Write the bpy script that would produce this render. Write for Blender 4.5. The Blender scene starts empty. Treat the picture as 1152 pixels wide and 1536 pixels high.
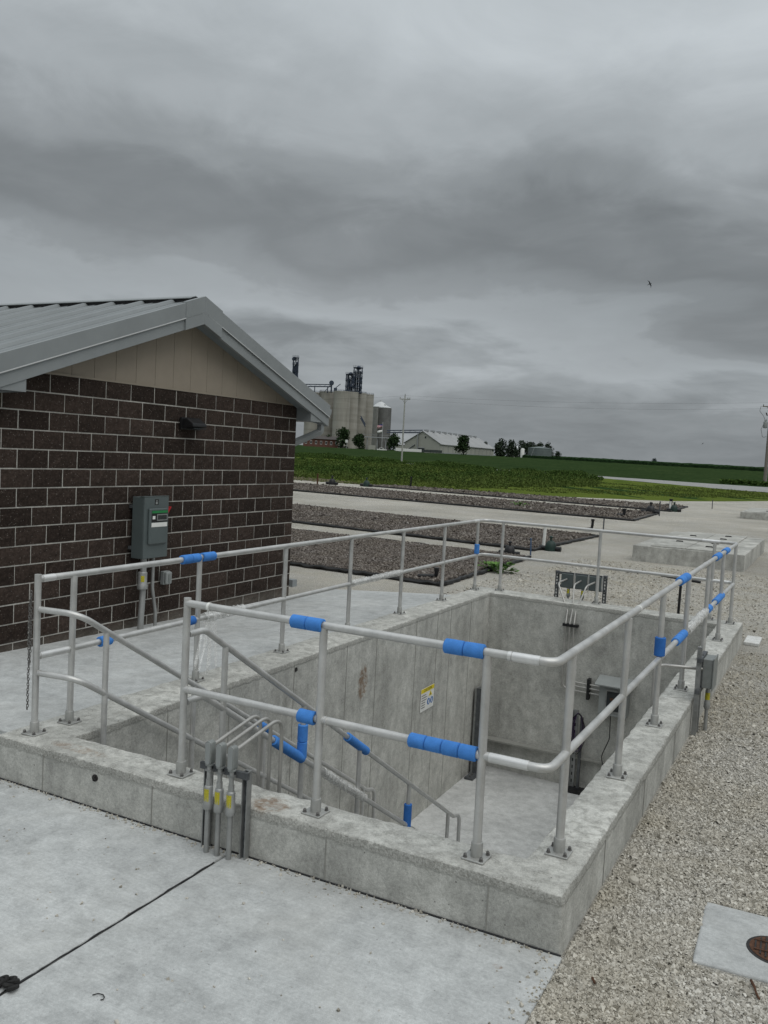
import bpy, bmesh, math, random
import numpy as np
from mathutils import Vector, Matrix, noise as mnoise

random.seed(7)
rng = np.random.default_rng(7)
sc = bpy.context.scene
col = sc.collection
R = math.radians

# ------------------------------------------------------------------ camera, world, sun, exposure
CAMZ = 2.2
YAW, PITCH, ROLL, FPX = R(-27.3264), R(-3.9486), R(3.0303), 1316.93
_f = Vector((math.sin(YAW)*math.cos(PITCH), math.cos(YAW)*math.cos(PITCH), math.sin(PITCH)))
_r = Vector((math.cos(YAW), -math.sin(YAW), 0)); _u = _r.cross(_f)
_r2 = _r*math.cos(ROLL) + _u*math.sin(ROLL); _u2 = -_r*math.sin(ROLL) + _u*math.cos(ROLL)
cd = bpy.data.cameras.new('camera'); cam = bpy.data.objects.new('camera', cd); col.objects.link(cam)
cd.sensor_fit = 'VERTICAL'; cd.sensor_height = 36; cd.sensor_width = 27; cd.lens = FPX/1536*36
cd.clip_start = .05; cd.clip_end = 9000
cam.matrix_world = Matrix(((_r2.x, _u2.x, -_f.x, 0), (_r2.y, _u2.y, -_f.y, 0), (_r2.z, _u2.z, -_f.z, CAMZ), (0, 0, 0, 1)))
sc.camera = cam

SUN_EL, SUN_AZ = R(60), R(118)          # azimuth measured from +Y towards +X
w = bpy.data.worlds.new('World'); sc.world = w; w.use_nodes = True
nt = w.node_tree; nt.nodes.clear()
def WN(t, **k):
    n = nt.nodes.new(t)
    for a, b in k.items(): setattr(n, a, b)
    return n
WL = nt.links.new
def wmath(op, a, b=None, c=None, clamp=False):
    n = WN('ShaderNodeMath', operation=op); n.use_clamp = clamp
    for i, v in enumerate((a, b, c)):
        if v is None: continue
        if isinstance(v, (int, float)): n.inputs[i].default_value = v
        else: WL(v, n.inputs[i])
    return n.outputs[0]
def wramp(fac, stops, interp='LINEAR'):
    n = WN('ShaderNodeValToRGB'); n.color_ramp.interpolation = interp
    e = n.color_ramp.elements
    while len(e) < len(stops): e.new(.5)
    for i, (p, c) in enumerate(stops):
        e[i].position = p; e[i].color = (c, c, c, 1) if isinstance(c, (int, float)) else (*c, 1)
    WL(fac, n.inputs[0]); return n.outputs[0]
def build_world():
    tc = WN('ShaderNodeTexCoord'); sep = WN('ShaderNodeSeparateXYZ'); WL(tc.outputs['Generated'], sep.inputs[0])
    z = wmath('MAXIMUM', sep.outputs[2], 0.0)
    den = wmath('ADD', z, .19)
    u = wmath('DIVIDE', sep.outputs[0], den); v = wmath('DIVIDE', sep.outputs[1], den)
    cmb = WN('ShaderNodeCombineXYZ'); WL(u, cmb.inputs[0]); WL(v, cmb.inputs[1]); cmb.inputs[2].default_value = 3.7
    def noise(scale, detail, rough, dist, off=(0, 0, 0), sc3=(1, 1, 1), rot=0):
        mp = WN('ShaderNodeMapping'); mp.inputs['Location'].default_value = off; mp.inputs['Scale'].default_value = sc3; mp.inputs['Rotation'].default_value = (0, 0, rot)
        WL(cmb.outputs[0], mp.inputs[0])
        n = WN('ShaderNodeTexNoise'); WL(mp.outputs[0], n.inputs['Vector'])
        n.inputs['Scale'].default_value = scale; n.inputs['Detail'].default_value = detail
        n.inputs['Roughness'].default_value = rough; n.inputs['Distortion'].default_value = dist
        return n.outputs[0]
    o = SKY_OFF
    big = noise(.50, 2.0, .45, .2, o)
    mid = noise(1.15, 5, .52, .35, (o[1]+2.3, o[0]+9.1, 0))
    fine = noise(3.4, 7, .58, .5, (o[0]+5.1, 1.7, 0))
    # a sagging dark deck over a brighter gap near the horizon, as in view, all the way round; brighter towards the zenith (overcast)
    warp = wmath('ADD', wmath('MULTIPLY', wmath('SUBTRACT', big, .5), .26), wmath('ADD', wmath('MULTIPLY', wmath('SUBTRACT', mid, .5), .22), wmath('MULTIPLY', wmath('SUBTRACT', fine, .5), .075)))
    zw = wmath('ADD', z, wmath('MULTIPLY', warp, wramp(z, [(0.0, .12), (.12, 1.0), (.5, 1.0), (.8, .4)])))
    el = wramp(zw, [(0.0, .225), (.04, .245), (.075, .31), (.105, .365), (.13, .33), (.152, .262), (.185, .205), (.225, .215), (.27, .275), (.33, .37), (.46, .49), (.70, .68), (1.0, .86)], 'EASE')
    c = wmath('ADD', wmath('MULTIPLY', mid, .6), wmath('MULTIPLY', fine, .4))
    mod = wmath('ADD', wmath('MULTIPLY', wmath('SUBTRACT', c, .5), .85), 1.0)
    lum = wmath('MULTIPLY', el, mod)
    tint = WN('ShaderNodeMix', data_type='RGBA'); tint.inputs['A'].default_value = (.88, .975, 1.03, 1); tint.inputs['B'].default_value = (.94, 1.0, 1.045, 1)
    WL(c, tint.inputs['Factor'])
    vm = WN('ShaderNodeVectorMath', operation='SCALE'); WL(tint.outputs['Result'], vm.inputs[0]); WL(lum, vm.inputs['Scale'])
    sky = WN('ShaderNodeTexSky', sky_type='NISHITA'); sky.sun_disc = False
    sky.sun_elevation = SUN_EL; sky.sun_rotation = SUN_AZ; sky.air_density = 1.2; sky.dust_density = 4
    b1 = WN('ShaderNodeBackground'); WL(sky.outputs[0], b1.inputs[0]); b1.inputs[1].default_value = .05
    b2 = WN('ShaderNodeBackground'); WL(vm.outputs[0], b2.inputs[0]); b2.inputs[1].default_value = SKY_STR
    mx = WN('ShaderNodeMixShader'); mx.inputs[0].default_value = .97
    WL(b1.outputs[0], mx.inputs[1]); WL(b2.outputs[0], mx.inputs[2])
    out = WN('ShaderNodeOutputWorld'); WL(mx.outputs[0], out.inputs[0])
SKY_OFF = (8.75, 15.15, 0); SKY_STR = 1.0
build_world()

sd = bpy.data.lights.new('sun', 'SUN'); sun = bpy.data.objects.new('sun', sd); col.objects.link(sun)
sd.energy = 1.0; sd.angle = R(60); sd.color = (1.0, .97, .92)
_sdir = Vector((math.sin(SUN_AZ)*math.cos(SUN_EL), math.cos(SUN_AZ)*math.cos(SUN_EL), math.sin(SUN_EL)))
sun.rotation_euler = _sdir.to_track_quat('Z', 'Y').to_euler()
vs = sc.view_settings; vs.view_transform = 'Standard'; vs.look = 'None'; vs.gamma = 1; vs.exposure = 0.2; vs.use_curve_mapping = False
sc.cycles.max_bounces = 6; sc.cycles.diffuse_bounces = 3; sc.cycles.glossy_bounces = 3; sc.cycles.transparent_max_bounces = 12

def at(px, py, depth):
    """world point along a sight direction at a given depth in metres (for far things)"""
    d = _f + _r2*((px-576)/FPX) - _u2*((py-768)/FPX)
    return Vector((0, 0, CAMZ)) + d*depth

# ------------------------------------------------------------------ materials
class NB:
    def __init__(s, name):
        m = bpy.data.materials.new(name); m.use_nodes = True; s.m = m; s.t = m.node_tree; s.b = s.t.nodes['Principled BSDF']
    def n(s, t, **k):
        x = s.t.nodes.new(t)
        for a, b in k.items(): setattr(x, a, b)
        return x
    def l(s, a, b): s.t.links.new(a, b)
    def obj(s): return s.n('ShaderNodeTexCoord').outputs['Object']
    def geo(s): return s.n('ShaderNodeNewGeometry').outputs['Position']
    def noise(s, vec, scale, detail=4, rough=.55, dist=0):
        n = s.n('ShaderNodeTexNoise'); s.l(vec, n.inputs['Vector']); n.inputs['Scale'].default_value = scale
        n.inputs['Detail'].default_value = detail; n.inputs['Roughness'].default_value = rough; n.inputs['Distortion'].default_value = dist
        return n.outputs[0]
    def vor(s, vec, scale, feature='F1', out='Distance'):
        n = s.n('ShaderNodeTexVoronoi', feature=feature); s.l(vec, n.inputs['Vector']); n.inputs['Scale'].default_value = scale
        return n.outputs[out]
    def ramp(s, fac, stops, interp='LINEAR'):
        n = s.n('ShaderNodeValToRGB'); n.color_ramp.interpolation = interp; e = n.color_ramp.elements
        while len(e) < len(stops): e.new(.5)
        for i, (p, c) in enumerate(stops):
            e[i].position = p; e[i].color = (c, c, c, 1) if isinstance(c, (int, float)) else (*c, 1)
        s.l(fac, n.inputs[0]); return n.outputs[0]
    def mix(s, fac, a, b, mode='MIX'):
        n = s.n('ShaderNodeMix', data_type='RGBA', blend_type=mode)
        for v, k in ((fac, 'Factor'), (a, 'A'), (b, 'B')):
            if isinstance(v, (int, float)): n.inputs[k].default_value = v if k == 'Factor' else (v, v, v, 1)
            elif isinstance(v, tuple): n.inputs[k].default_value = (*v, 1)
            else: s.l(v, n.inputs[k])
        return n.outputs['Result']
    def math(s, op, a, b=None, clamp=False):
        n = s.n('ShaderNodeMath', operation=op); n.use_clamp = clamp
        for i, v in enumerate((a, b)):
            if v is None: continue
            if isinstance(v, (int, float)): n.inputs[i].default_value = v
            else: s.l(v, n.inputs[i])
        return n.outputs[0]
    def map(s, vec, scale=(1, 1, 1), loc=(0, 0, 0), rot=(0, 0, 0)):
        n = s.n('ShaderNodeMapping'); s.l(vec, n.inputs[0]); n.inputs['Scale'].default_value = scale
        n.inputs['Location'].default_value = loc; n.inputs['Rotation'].default_value = rot; return n.outputs[0]
    def rand(s): return s.n('ShaderNodeObjectInfo').outputs['Random']
    def sep(s, vec):
        n = s.n('ShaderNodeSeparateXYZ'); s.l(vec, n.inputs[0]); return n.outputs
    def bump(s, h, strength=.3, dist=.01):
        n = s.n('ShaderNodeBump'); n.inputs['Strength'].default_value = strength; n.inputs['Distance'].default_value = dist
        s.l(h, n.inputs['Height']); s.l(n.outputs[0], s.b.inputs['Normal'])
    def col(s, c):
        if isinstance(c, tuple): s.b.inputs['Base Color'].default_value = (*c, 1)
        else: s.l(c, s.b.inputs['Base Color'])
    def set(s, rough=.8, metal=0, spec=.3, **k):
        s.b.inputs['Roughness'].default_value = rough; s.b.inputs['Metallic'].default_value = metal
        s.b.inputs['Specular IOR Level'].default_value = spec
        return s.m

def simple(name, c, rough=.6, metal=0, spec=.35, var=.12, scale=18, bump=.0):
    b = NB(name); v = b.noise(b.obj(), scale, 5, .6)
    lo = tuple(x*(1-var) for x in c); hi = tuple(min(1, x*(1+var)) for x in c)
    b.col(b.ramp(v, [(.3, lo), (.7, hi)]))
    if bump: b.bump(b.noise(b.obj(), scale*8, 3), bump, .002)
    return b.set(rough, metal, spec)

def concrete(name, base=(.36, .36, .345), vert=False, stain=0.0, rust=None, rough=.9, dark=.72, pit=1.0, bumpk=.35, arris=False, speck=1.0, broom=False):
    b = NB(name); g = b.geo()
    big = b.noise(g, 1.1, 5, .6, .4)
    med = b.noise(g, 7, 7, .7, .3)
    fine = b.noise(g, 48, 5, .72)
    grit = b.noise(g, 190, 3, .7)
    c = b.ramp(big, [(.30, tuple(x*dark for x in base)), (.52, base), (.72, tuple(min(1, x*1.15) for x in base))])
    c = b.mix(.8, c, b.ramp(med, [(.3, .36), (.5, .5), (.7, .62)]), 'OVERLAY')
    c = b.mix(.55*speck, c, b.ramp(fine, [(.32, .26), (.5, .5), (.68, .70)]), 'OVERLAY')
    c = b.mix(.5*speck, c, b.ramp(grit, [(.3, .22), (.5, .5), (.7, .76)]), 'OVERLAY')
    holes = b.ramp(b.vor(g, 17), [(.05, 1.0), (.09, 0.0)])
    hm = b.math('MULTIPLY', holes, b.ramp(b.noise(g, 2.3, 2), [(.46, 0.0), (.56, 1.0)]))
    c = b.mix(b.math('MULTIPLY', hm, .8*pit), c, (.06, .058, .05))
    if vert:
        st = b.noise(b.map(g, (8, 8, .5)), 1.0, 6, .62, .2); st2 = b.noise(b.map(g, (2.2, 2.2, .8), (3, 1, 2)), 1.0, 6, .65, .6)
        c = b.mix(.28, c, b.ramp(st, [(.32, .33), (.5, .5), (.7, .64)]), 'OVERLAY')
        c = b.mix(.6, c, b.ramp(st2, [(.30, .34), (.5, .5), (.7, .66)]), 'OVERLAY')
    if stain:
        s2 = b.ramp(b.noise(g, 3.1, 7, .7, .8), [(.5, 0.0), (.70, 1.0)])
        c = b.mix(b.math('MULTIPLY', s2, stain), c, (.16, .155, .13))
    if broom:
        br = b.noise(b.map(g, (2.5, 110, 1), rot=(0, 0, .06)), 1.0, 3, .6); c = b.mix(.2, c, b.ramp(br, [(.3, .36), (.7, .62)]), 'OVERLAY')
        ps = b.ramp(b.noise(g, .75, 4, .6, .8), [(.45, 0.0), (.68, 1.0)]); c = b.mix(b.math('MULTIPLY', ps, .22), c, (.50, .49, .455))
    hgt = b.math('ADD', b.math('MULTIPLY', grit, .35), b.math('ADD', b.math('MULTIPLY', fine, .7), b.math('MULTIPLY', hm, -1.5)))
    if arris:   # worn band of exposed aggregate along the top edge
        zz = b.math('ADD', b.sep(g)[2], b.math('MULTIPLY', b.math('SUBTRACT', b.noise(g, 14, 4), .5), .05))
        bn = b.ramp(b.math('ADD', zz, .5), [(.435, 0.0), (.450, 1.0), (.494, 1.0), (.499, 0.0)])
        ag = b.noise(g, 80, 4, .75); agc = b.ramp(ag, [(.36, (.15, .148, .13)), (.52, (.36, .355, .325)), (.66, (.58, .575, .54))])
        c = b.mix(b.math('MULTIPLY', bn, .62), c, agc); hgt = b.math('ADD', hgt, b.math('MULTIPLY', b.math('MULTIPLY', ag, bn), 3.0))
    if rust:
        for (x, y, z, r, k) in rust:
            wq = b.n('ShaderNodeVectorMath', operation='ADD'); nv = b.n('ShaderNodeTexNoise'); b.l(g, nv.inputs['Vector']); nv.inputs['Scale'].default_value = 7
            nq = b.n('ShaderNodeVectorMath', operation='MULTIPLY_ADD'); b.l(nv.outputs['Color'], nq.inputs[0]); wk = .5*min(r); nq.inputs[1].default_value = (wk, wk, wk); nq.inputs[2].default_value = (-wk/2, -wk/2, -wk/2)
            b.l(g, wq.inputs[0]); b.l(nq.outputs[0], wq.inputs[1])
            mp = b.map(wq.outputs[0], (1/r[0], 1/r[1], 1/r[2]), (-x/r[0], -y/r[1], -z/r[2]))
            ln = b.n('ShaderNodeVectorMath', operation='LENGTH'); b.l(mp, ln.inputs[0])
            ring = b.ramp(ln.outputs['Value'], [(.0, .75), (.4, .8), (.66, .9), (.82, .45), (1.0, 0.0)])
            nz = b.ramp(b.noise(g, 11, 6, .7, .8), [(.40, 0.0), (.58, 1.0)])
            c = b.mix(b.math('MULTIPLY', b.math('MULTIPLY', ring, nz), k), c, (.17, .085, .030))
    b.col(c)
    b.bump(hgt, bumpk, .006)
    return b.set(rough, 0, .2)

M = {}
M['wall_conc'] = concrete('wall_concrete', (.445, .442, .41), vert=True, stain=.22, rust=[(-4.88, 9.1, -.56, (.5, .13, .25), .9), (-2.945, 4.40, 0, (.14, .12, .12), .8), (-4.6, 4.42, 0, (.3, .07, .1), .5)], dark=.83, bumpk=.6, arris=True, speck=.85)
M['slab_conc'] = concrete('slab_concrete', (.425, .435, .428), dark=.86, pit=.5, bumpk=.3, speck=.55, broom=True, rust=[(-1.314, 4.027, -.31, (.03, .022, .1), .95)])
M['floor_conc'] = concrete('pit_floor_concrete', (.50, .503, .49), dark=.8, pit=.3, bumpk=.15, rough=.7, speck=.5)
M['tank_conc'] = concrete('tank_concrete', (.385, .38, .35), vert=True, stain=.45, dark=.68, speck=.8)
M['seam'] = simple('form_seam', (.27, .268, .245), .95, scale=30)

def mat_gravel(name, a, bcol, dk, scale, patch):
    b = NB(name); g = b.geo()
    d1 = b.vor(g, scale); cc = b.vor(g, scale, out='Color'); d2 = b.vor(g, scale*2.3); c2 = b.vor(g, scale*2.3, out='Color')
    v1 = b.sep(cc)[0]; v2 = b.sep(c2)[0]
    c = b.ramp(v1, [(0, dk), (.35, a), (.75, bcol), (1, tuple(min(1, x*1.25) for x in bcol))])
    c = b.mix(.5, c, b.ramp(v2, [(0, tuple(x*.6 for x in a)), (1, bcol)]))
    gap_shade = b.math('MULTIPLY', b.ramp(d1, [(.35, 1.0), (.75, .62)]), b.ramp(d2, [(.4, 1.0), (.8, .7)]))  # gaps between stones darkened, their shade put into the colour
    c = b.mix(1.0, c, gap_shade, 'MULTIPLY')
    pt = b.ramp(b.noise(g, 1.3, 5, .6, .5), [(.38, 0.0), (.66, 1.0)])
    c = b.mix(b.math('MULTIPLY', pt, .55), c, patch, 'MULTIPLY')
    pt2 = b.ramp(b.noise(g, .22, 4, .55, .3), [(.35, .82), (.65, 1.08)])
    c = b.mix(1.0, c, pt2, 'MULTIPLY')
    b.col(c); h = b.math('ADD', b.math('MULTIPLY', d1, -1.0), b.math('MULTIPLY', d2, -.5)); b.bump(h, .9, .02)
    return b.set(.95, 0, .15)
M['gravel'] = mat_gravel('limestone_gravel', (.64, .61, .545), (.78, .75, .68), (.46, .435, .38), 75, (.90, .86, .77))
def mat_stone(name, stops):
    b = NB(name); g = b.geo(); v = b.n('ShaderNodeNewGeometry').outputs['Random Per Island']
    c = b.ramp(v, stops)
    c = b.mix(.4, c, b.ramp(b.noise(g, 90, 3), [(.3, .35), (.7, .62)]), 'OVERLAY')
    pt = b.ramp(b.noise(g, 1.3, 5, .6, .5), [(.38, 0.0), (.66, 1.0)])
    c = b.mix(b.math('MULTIPLY', pt, .55), c, (.80, .755, .65), 'MULTIPLY')
    b.col(c); return b.set(.92, 0, .2)
M['stone'] = mat_stone('crushed_stone', [(0, (.22, .205, .172)), (.25, (.385, .363, .318)), (.7, (.485, .462, .412)), (1, (.61, .588, .535))])
M['chips'] = mat_stone('bed_media', [(0, (.075, .063, .055)), (.4, (.145, .125, .112)), (.8, (.20, .178, .16)), (1, (.31, .285, .26))])
M['bed'] = mat_gravel('bed_media_base', (.17, .15, .135), (.26, .24, .22), (.07, .06, .052), 30, (.85, .8, .75))
M['liner'] = simple('black_liner', (.018, .018, .018), .6, scale=6, var=.4)

def mat_block():
    b = NB('split_face_block'); g = b.geo(); r = b.rand()
    n1 = b.noise(g, 34, 6, .7); n2 = b.noise(g, 8, 4, .6)
    c = b.ramp(n1, [(.3, (.025, .0175, .014)), (.55, (.047, .034, .028)), (.8, (.085, .064, .053))])
    c = b.mix(1.0, c, b.ramp(r, [(0, .70), (.5, 1.0), (1, 1.32)]), 'MULTIPLY')
    c = b.mix(1.0, c, b.ramp(n2, [(.3, .85), (.7, 1.15)]), 'MULTIPLY')
    fl = b.ramp(b.vor(g, 60), [(.20, 1.0), (.30, 0.0)])
    sel = b.ramp(b.sep(b.vor(g, 60, out='Color'))[1], [(.80, 0.0), (.9, .8)])
    c = b.mix(b.math('MULTIPLY', fl, sel), c, (.26, .235, .21))
    dz = b.ramp(b.math('ADD', b.math('ADD', b.sep(g)[2], .5), b.math('MULTIPLY', b.noise(g, 4, 4), .25)), [(.50, 1.0), (.66, 0.0)])
    c = b.mix(b.math('MULTIPLY', dz, .45), c, (.20, .185, .16))
    b.col(c); b.bump(b.math('ADD', n1, b.math('MULTIPLY', n2, .9)), 1.0, .018)
    return b.set(.95, 0, .15)
M['block'] = mat_block()
M['mortar'] = simple('mortar', (.45, .435, .40), .95, scale=40, var=.2, bump=.4)
M['siding'] = simple('tan_siding', (.285, .243, .192), .55, scale=4, var=.05)
def mat_panelmetal(name, c, rough=.45):
    b = NB(name); g = b.geo(); n = b.noise(b.map(g, (1, 1, 1)), 2.2, 4, .6, .2)
    b.col(b.ramp(n, [(.3, tuple(x*.92 for x in c)), (.7, tuple(x*1.06 for x in c))])); b.bump(b.noise(g, 5, 2), .05, .01)
    return b.set(rough, .15, .45)
M['roof'] = mat_panelmetal('grey_metal_roof', (.195, .21, .213), .45)
M['trim'] = mat_panelmetal('grey_metal_trim', (.255, .272, .276), .5)
M['soffit'] = mat_panelmetal('grey_soffit', (.20, .225, .235), .6)
def mat_alu(name='aluminium_pipe', c=(.56, .557, .54), rough=.42):
    b = NB(name); o = b.geo()
    n = b.noise(o, 7, 5, .6, .3); n2 = b.noise(o, 55, 3, .6)
    cc = b.ramp(n, [(.3, tuple(x*.84 for x in c)), (.7, tuple(x*1.08 for x in c))])
    cc = b.mix(.25, cc, b.ramp(n2, [(.3, .40), (.7, .58)]), 'OVERLAY')
    b.col(cc); b.l(b.ramp(n, [(.3, rough*.85), (.7, rough*1.25)]), b.b.inputs['Roughness']); b.bump(n2, .06, .002)
    m = b.set(rough, .55, .4); b.l(b.ramp(n, [(.3, rough*.85), (.7, rough*1.25)]), b.b.inputs['Roughness']); return m
M['alu'] = mat_alu()
M['alu_bright'] = mat_alu('polished_aluminium_fitting', (.72, .715, .70), .32)
M['alu_dull'] = mat_alu('dull_aluminium_stair_rail', (.36, .36, .35), .5)
M['plate'] = mat_alu('cast_base_plate', (.42, .42, .40), .5)
M['bolt'] = simple('bolt_steel', (.16, .155, .15), .45, .7, scale=60)
def mat_foam(name, c):
    b = NB(name); o = b.geo(); n = b.noise(o, 160, 3, .7); n2 = b.noise(o, 14, 4, .6)
    cc = b.mix(.35, b.ramp(n2, [(.3, tuple(x*.85 for x in c)), (.7, tuple(min(1, x*1.1) for x in c))]), b.ramp(n, [(.3, .36), (.7, .62)]), 'OVERLAY')
    b.col(cc); b.bump(n, .3, .002); return b.set(.85, 0, .25)
M['foam'] = mat_foam('blue_foam', (.062, .225, .60))
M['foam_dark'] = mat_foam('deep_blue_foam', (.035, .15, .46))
def mat_film():
    b = NB('clear_plastic_film'); o = b.geo(); n = b.noise(o, 40, 4, .6, 1.0)
    b.col(b.ramp(n, [(.3, (.66, .66, .64)), (.7, (.86, .86, .84))])); b.b.inputs['Alpha'].default_value = .62
    b.l(b.ramp(n, [(.35, .18), (.65, .66)]), b.b.inputs['Alpha']); b.bump(n, .6, .01)
    return b.set(.28, 0, .6)
M['film'] = mat_film()
M['galv'] = simple('galvanised_steel', (.27, .275, .27), .5, .55, scale=14, var=.25)
M['galv_dark'] = simple('weathered_strut', (.10, .105, .11), .55, .4, scale=14, var=.3)
M['conduit'] = mat_alu('conduit_grey', (.36, .365, .355), .5)
M['conduit_bright'] = mat_alu('rigid_aluminium_conduit', (.45, .44, .415), .42)
M['castgrey'] = simple('cast_grey_fitting', (.235, .248, .24), .55, .3, scale=22, var=.12, bump=.1)
M['boxgrey'] = simple('grey_enamel', (.088, .108, .108), .42, 0, .5, var=.06, scale=6)
M['boxgrey_light'] = simple('light_grey_enamel', (.27, .285, .28), .45, 0, .45, var=.06, scale=6)
M['black'] = simple('black_plastic', (.012, .012, .013), .45, scale=20, var=.3)
M['blackmat'] = simple('black_rubber', (.016, .016, .015), .8, scale=30, var=.4, bump=.3)
M['white'] = simple('white_plastic', (.72, .72, .69), .45, scale=10, var=.05)
M['red'] = simple('red_handle', (.42, .015, .02), .4, scale=10, var=.1)
M['green'] = simple('green_strip', (.02, .20, .06), .45, scale=10, var=.1)
M['greenpvc'] = simple('dark_green_plastic', (.012, .030, .024), .5, scale=10, var=.2)
M['bluepaint'] = simple('blue_grey_stake', (.06, .10, .17), .6, scale=10, var=.2)
M['purple'] = simple('purple_cable', (.045, .018, .075), .5, scale=10, var=.3)
M['glass_dark'] = simple('dark_window_glass', (.02, .024, .026), .12, 0, .6, scale=3, var=.2)
M['yellow'] = simple('yellow_sign', (.72, .58, .03), .5, scale=10, var=.05)
M['ink'] = simple('black_ink', (.02, .02, .02), .6, scale=10, var=.05)
M['blueink'] = simple('blue_ink', (.03, .14, .40), .5, scale=10, var=.05)
def mat_label():
    b = NB('yellow_warning_label'); o = b.geo(); s = b.sep(o)
    ln = b.math('SINE', b.math('MULTIPLY', b.math('ADD', s[0], s[2]), 900.0)); nz = b.noise(o, 380, 2)
    k = b.ramp(b.math('MULTIPLY', b.math('ADD', b.math('MULTIPLY', ln, .5), .5), nz), [(.30, 0.0), (.38, 1.0)])
    b.col(b.mix(k, (.68, .60, .03), (.05, .05, .02))); return b.set(.45, 0, .4)
M['label'] = mat_label()
M['rustiron'] = simple('rusty_iron', (.085, .040, .022), .8, .2, scale=40, var=.5, bump=.3)
M['iron'] = simple('dark_cast_iron', (.035, .033, .032), .6, .4, scale=40, var=.3, bump=.3)
M['sealant'] = simple('joint_sealant', (.020, .020, .021), .55, scale=30, var=.3)
M['paver'] = concrete('pale_paver', (.56, .56, .54), dark=.9, pit=.2)

def mat_grass(name, stops, scale=.9, fine=26):
    b = NB(name); g = b.geo(); n = b.noise(g, scale, 6, .65, .4); n2 = b.noise(g, fine, 4, .7)
    c = b.ramp(n, stops); c = b.mix(.6, c, b.ramp(n2, [(.3, .3), (.7, .66)]), 'OVERLAY')
    b.col(c); b.bump(n2, .6, .08); return b.set(1.0, 0, .0)
M['mown'] = mat_grass('mown_grass', [(.3, (.066, .098, .018)), (.5, (.092, .124, .026)), (.7, (.115, .135, .036))], .35, 9)
M['farm'] = mat_grass('farmland_green', [(.3, (.020, .042, .014)), (.7, (.034, .064, .020))], .05, 2)
M['soy'] = mat_grass('soybean_canopy', [(.3, (.022, .040, .015)), (.5, (.028, .048, .018)), (.7, (.038, .058, .022))], .09, 1.2)
M['corn'] = mat_grass('corn_canopy', [(.3, (.016, .034, .014)), (.7, (.028, .052, .022))], .05, 1.0)
M['dirt'] = mat_grass('bare_dirt', [(.3, (.10, .085, .06)), (.7, (.16, .14, .10))], .3, 6)
M['road'] = mat_grass('pale_gravel_road', [(.3, (.26, .26, .25)), (.7, (.33, .33, .32))], .4, 5)
def mat_leaf(name, a, c2):
    b = NB(name); g = b.geo(); n = b.noise(g, 1.5, 4, .6); n3 = b.noise(g, 30, 2)
    c = b.ramp(n, [(.3, a), (.7, c2)]); c = b.mix(1.0, c, b.ramp(b.n('ShaderNodeNewGeometry').outputs['Random Per Island'], [(0, .6), (.6, 1.05), (1, 1.55)]), 'MULTIPLY'); c = b.mix(.5, c, b.ramp(n3, [(.3, .3), (.7, .68)]), 'OVERLAY'); b.col(c)
    m = b.set(.9, 0, .06); return m
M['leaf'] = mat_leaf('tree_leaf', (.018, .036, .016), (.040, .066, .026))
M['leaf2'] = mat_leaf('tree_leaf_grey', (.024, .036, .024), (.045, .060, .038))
M['leaf_haze'] = mat_leaf('tree_leaf_haze_tint', (.05, .068, .07), (.068, .085, .085))  # distance haze put into the leaf colour, paler and bluer
M['weed'] = mat_leaf('weed_leaf', (.030, .062, .013), (.072, .112, .028))
M['weed_pale'] = mat_leaf('pale_weed_leaf', (.056, .088, .020), (.105, .138, .038))
M['grassblade'] = mat_leaf('grass_blade', (.070, .105, .022), (.12, .145, .040))
M['weed_near'] = mat_leaf('bright_weed_leaf', (.06, .12, .03), (.10, .18, .05))
M['bark'] = simple('bark', (.075, .062, .05), .95, scale=6, var=.3, bump=.4)
M['wood'] = simple('weathered_wood_pole', (.20, .18, .155), .9, scale=5, var=.25)
M['greywood'] = simple('pale_grey_pole', (.36, .36, .34), .9, scale=5, var=.12)
M['wire'] = simple('power_wire', (.05, .05, .05), .6)
def mat_silo():
    b = NB('silo_concrete'); g = b.geo(); s = b.sep(g)
    band = b.noise(b.map(g, (.02, .02, .5)), 1.0, 3, .6); n = b.noise(b.map(g, (.35, .35, .05)), 1.0, 5, .65)
    c = b.ramp(n, [(.3, (.285, .27, .235)), (.7, (.39, .372, .33))])
    c = b.mix(.5, c, b.ramp(band, [(.35, .40), (.65, .58)]), 'OVERLAY'); b.col(c); return b.set(.95, 0, .1)
M['silo'] = mat_silo()
M['bin'] = simple('galvanised_bin', (.29, .285, .265), .55, .3, scale=.3, var=.2)
M['bin_dark'] = simple('dark_galvanised_bin', (.17, .168, .16), .55, .3, scale=.3, var=.25)
M['binroof'] = simple('white_bin_roof', (.50, .51, .51), .5, scale=.5, var=.08)
M['steel_blue'] = simple('blue_grey_structural_steel', (.055, .07, .10), .6, .3, scale=.5, var=.25)
M['metalwall'] = simple('pale_metal_siding', (.37, .37, .325), .6, scale=.3, var=.06)
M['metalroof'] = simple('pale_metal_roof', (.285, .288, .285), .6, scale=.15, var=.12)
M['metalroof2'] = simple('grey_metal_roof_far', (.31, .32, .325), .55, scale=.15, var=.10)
M['redbrick'] = simple('red_brick', (.13, .062, .046), .9, scale=1.2, var=.2)
M['darkroof'] = simple('dark_roof', (.07, .062, .058), .9, scale=1, var=.2)
M['tankgreen'] = simple('grey_green_tank', (.13, .155, .15), .6, scale=.4, var=.12)
M['bird'] = simple('dark_feathers', (.02, .022, .026), .7, scale=40, var=.3)
M['fence'] = simple('dark_fence', (.06, .07, .065), .8, scale=1, var=.2)
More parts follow.
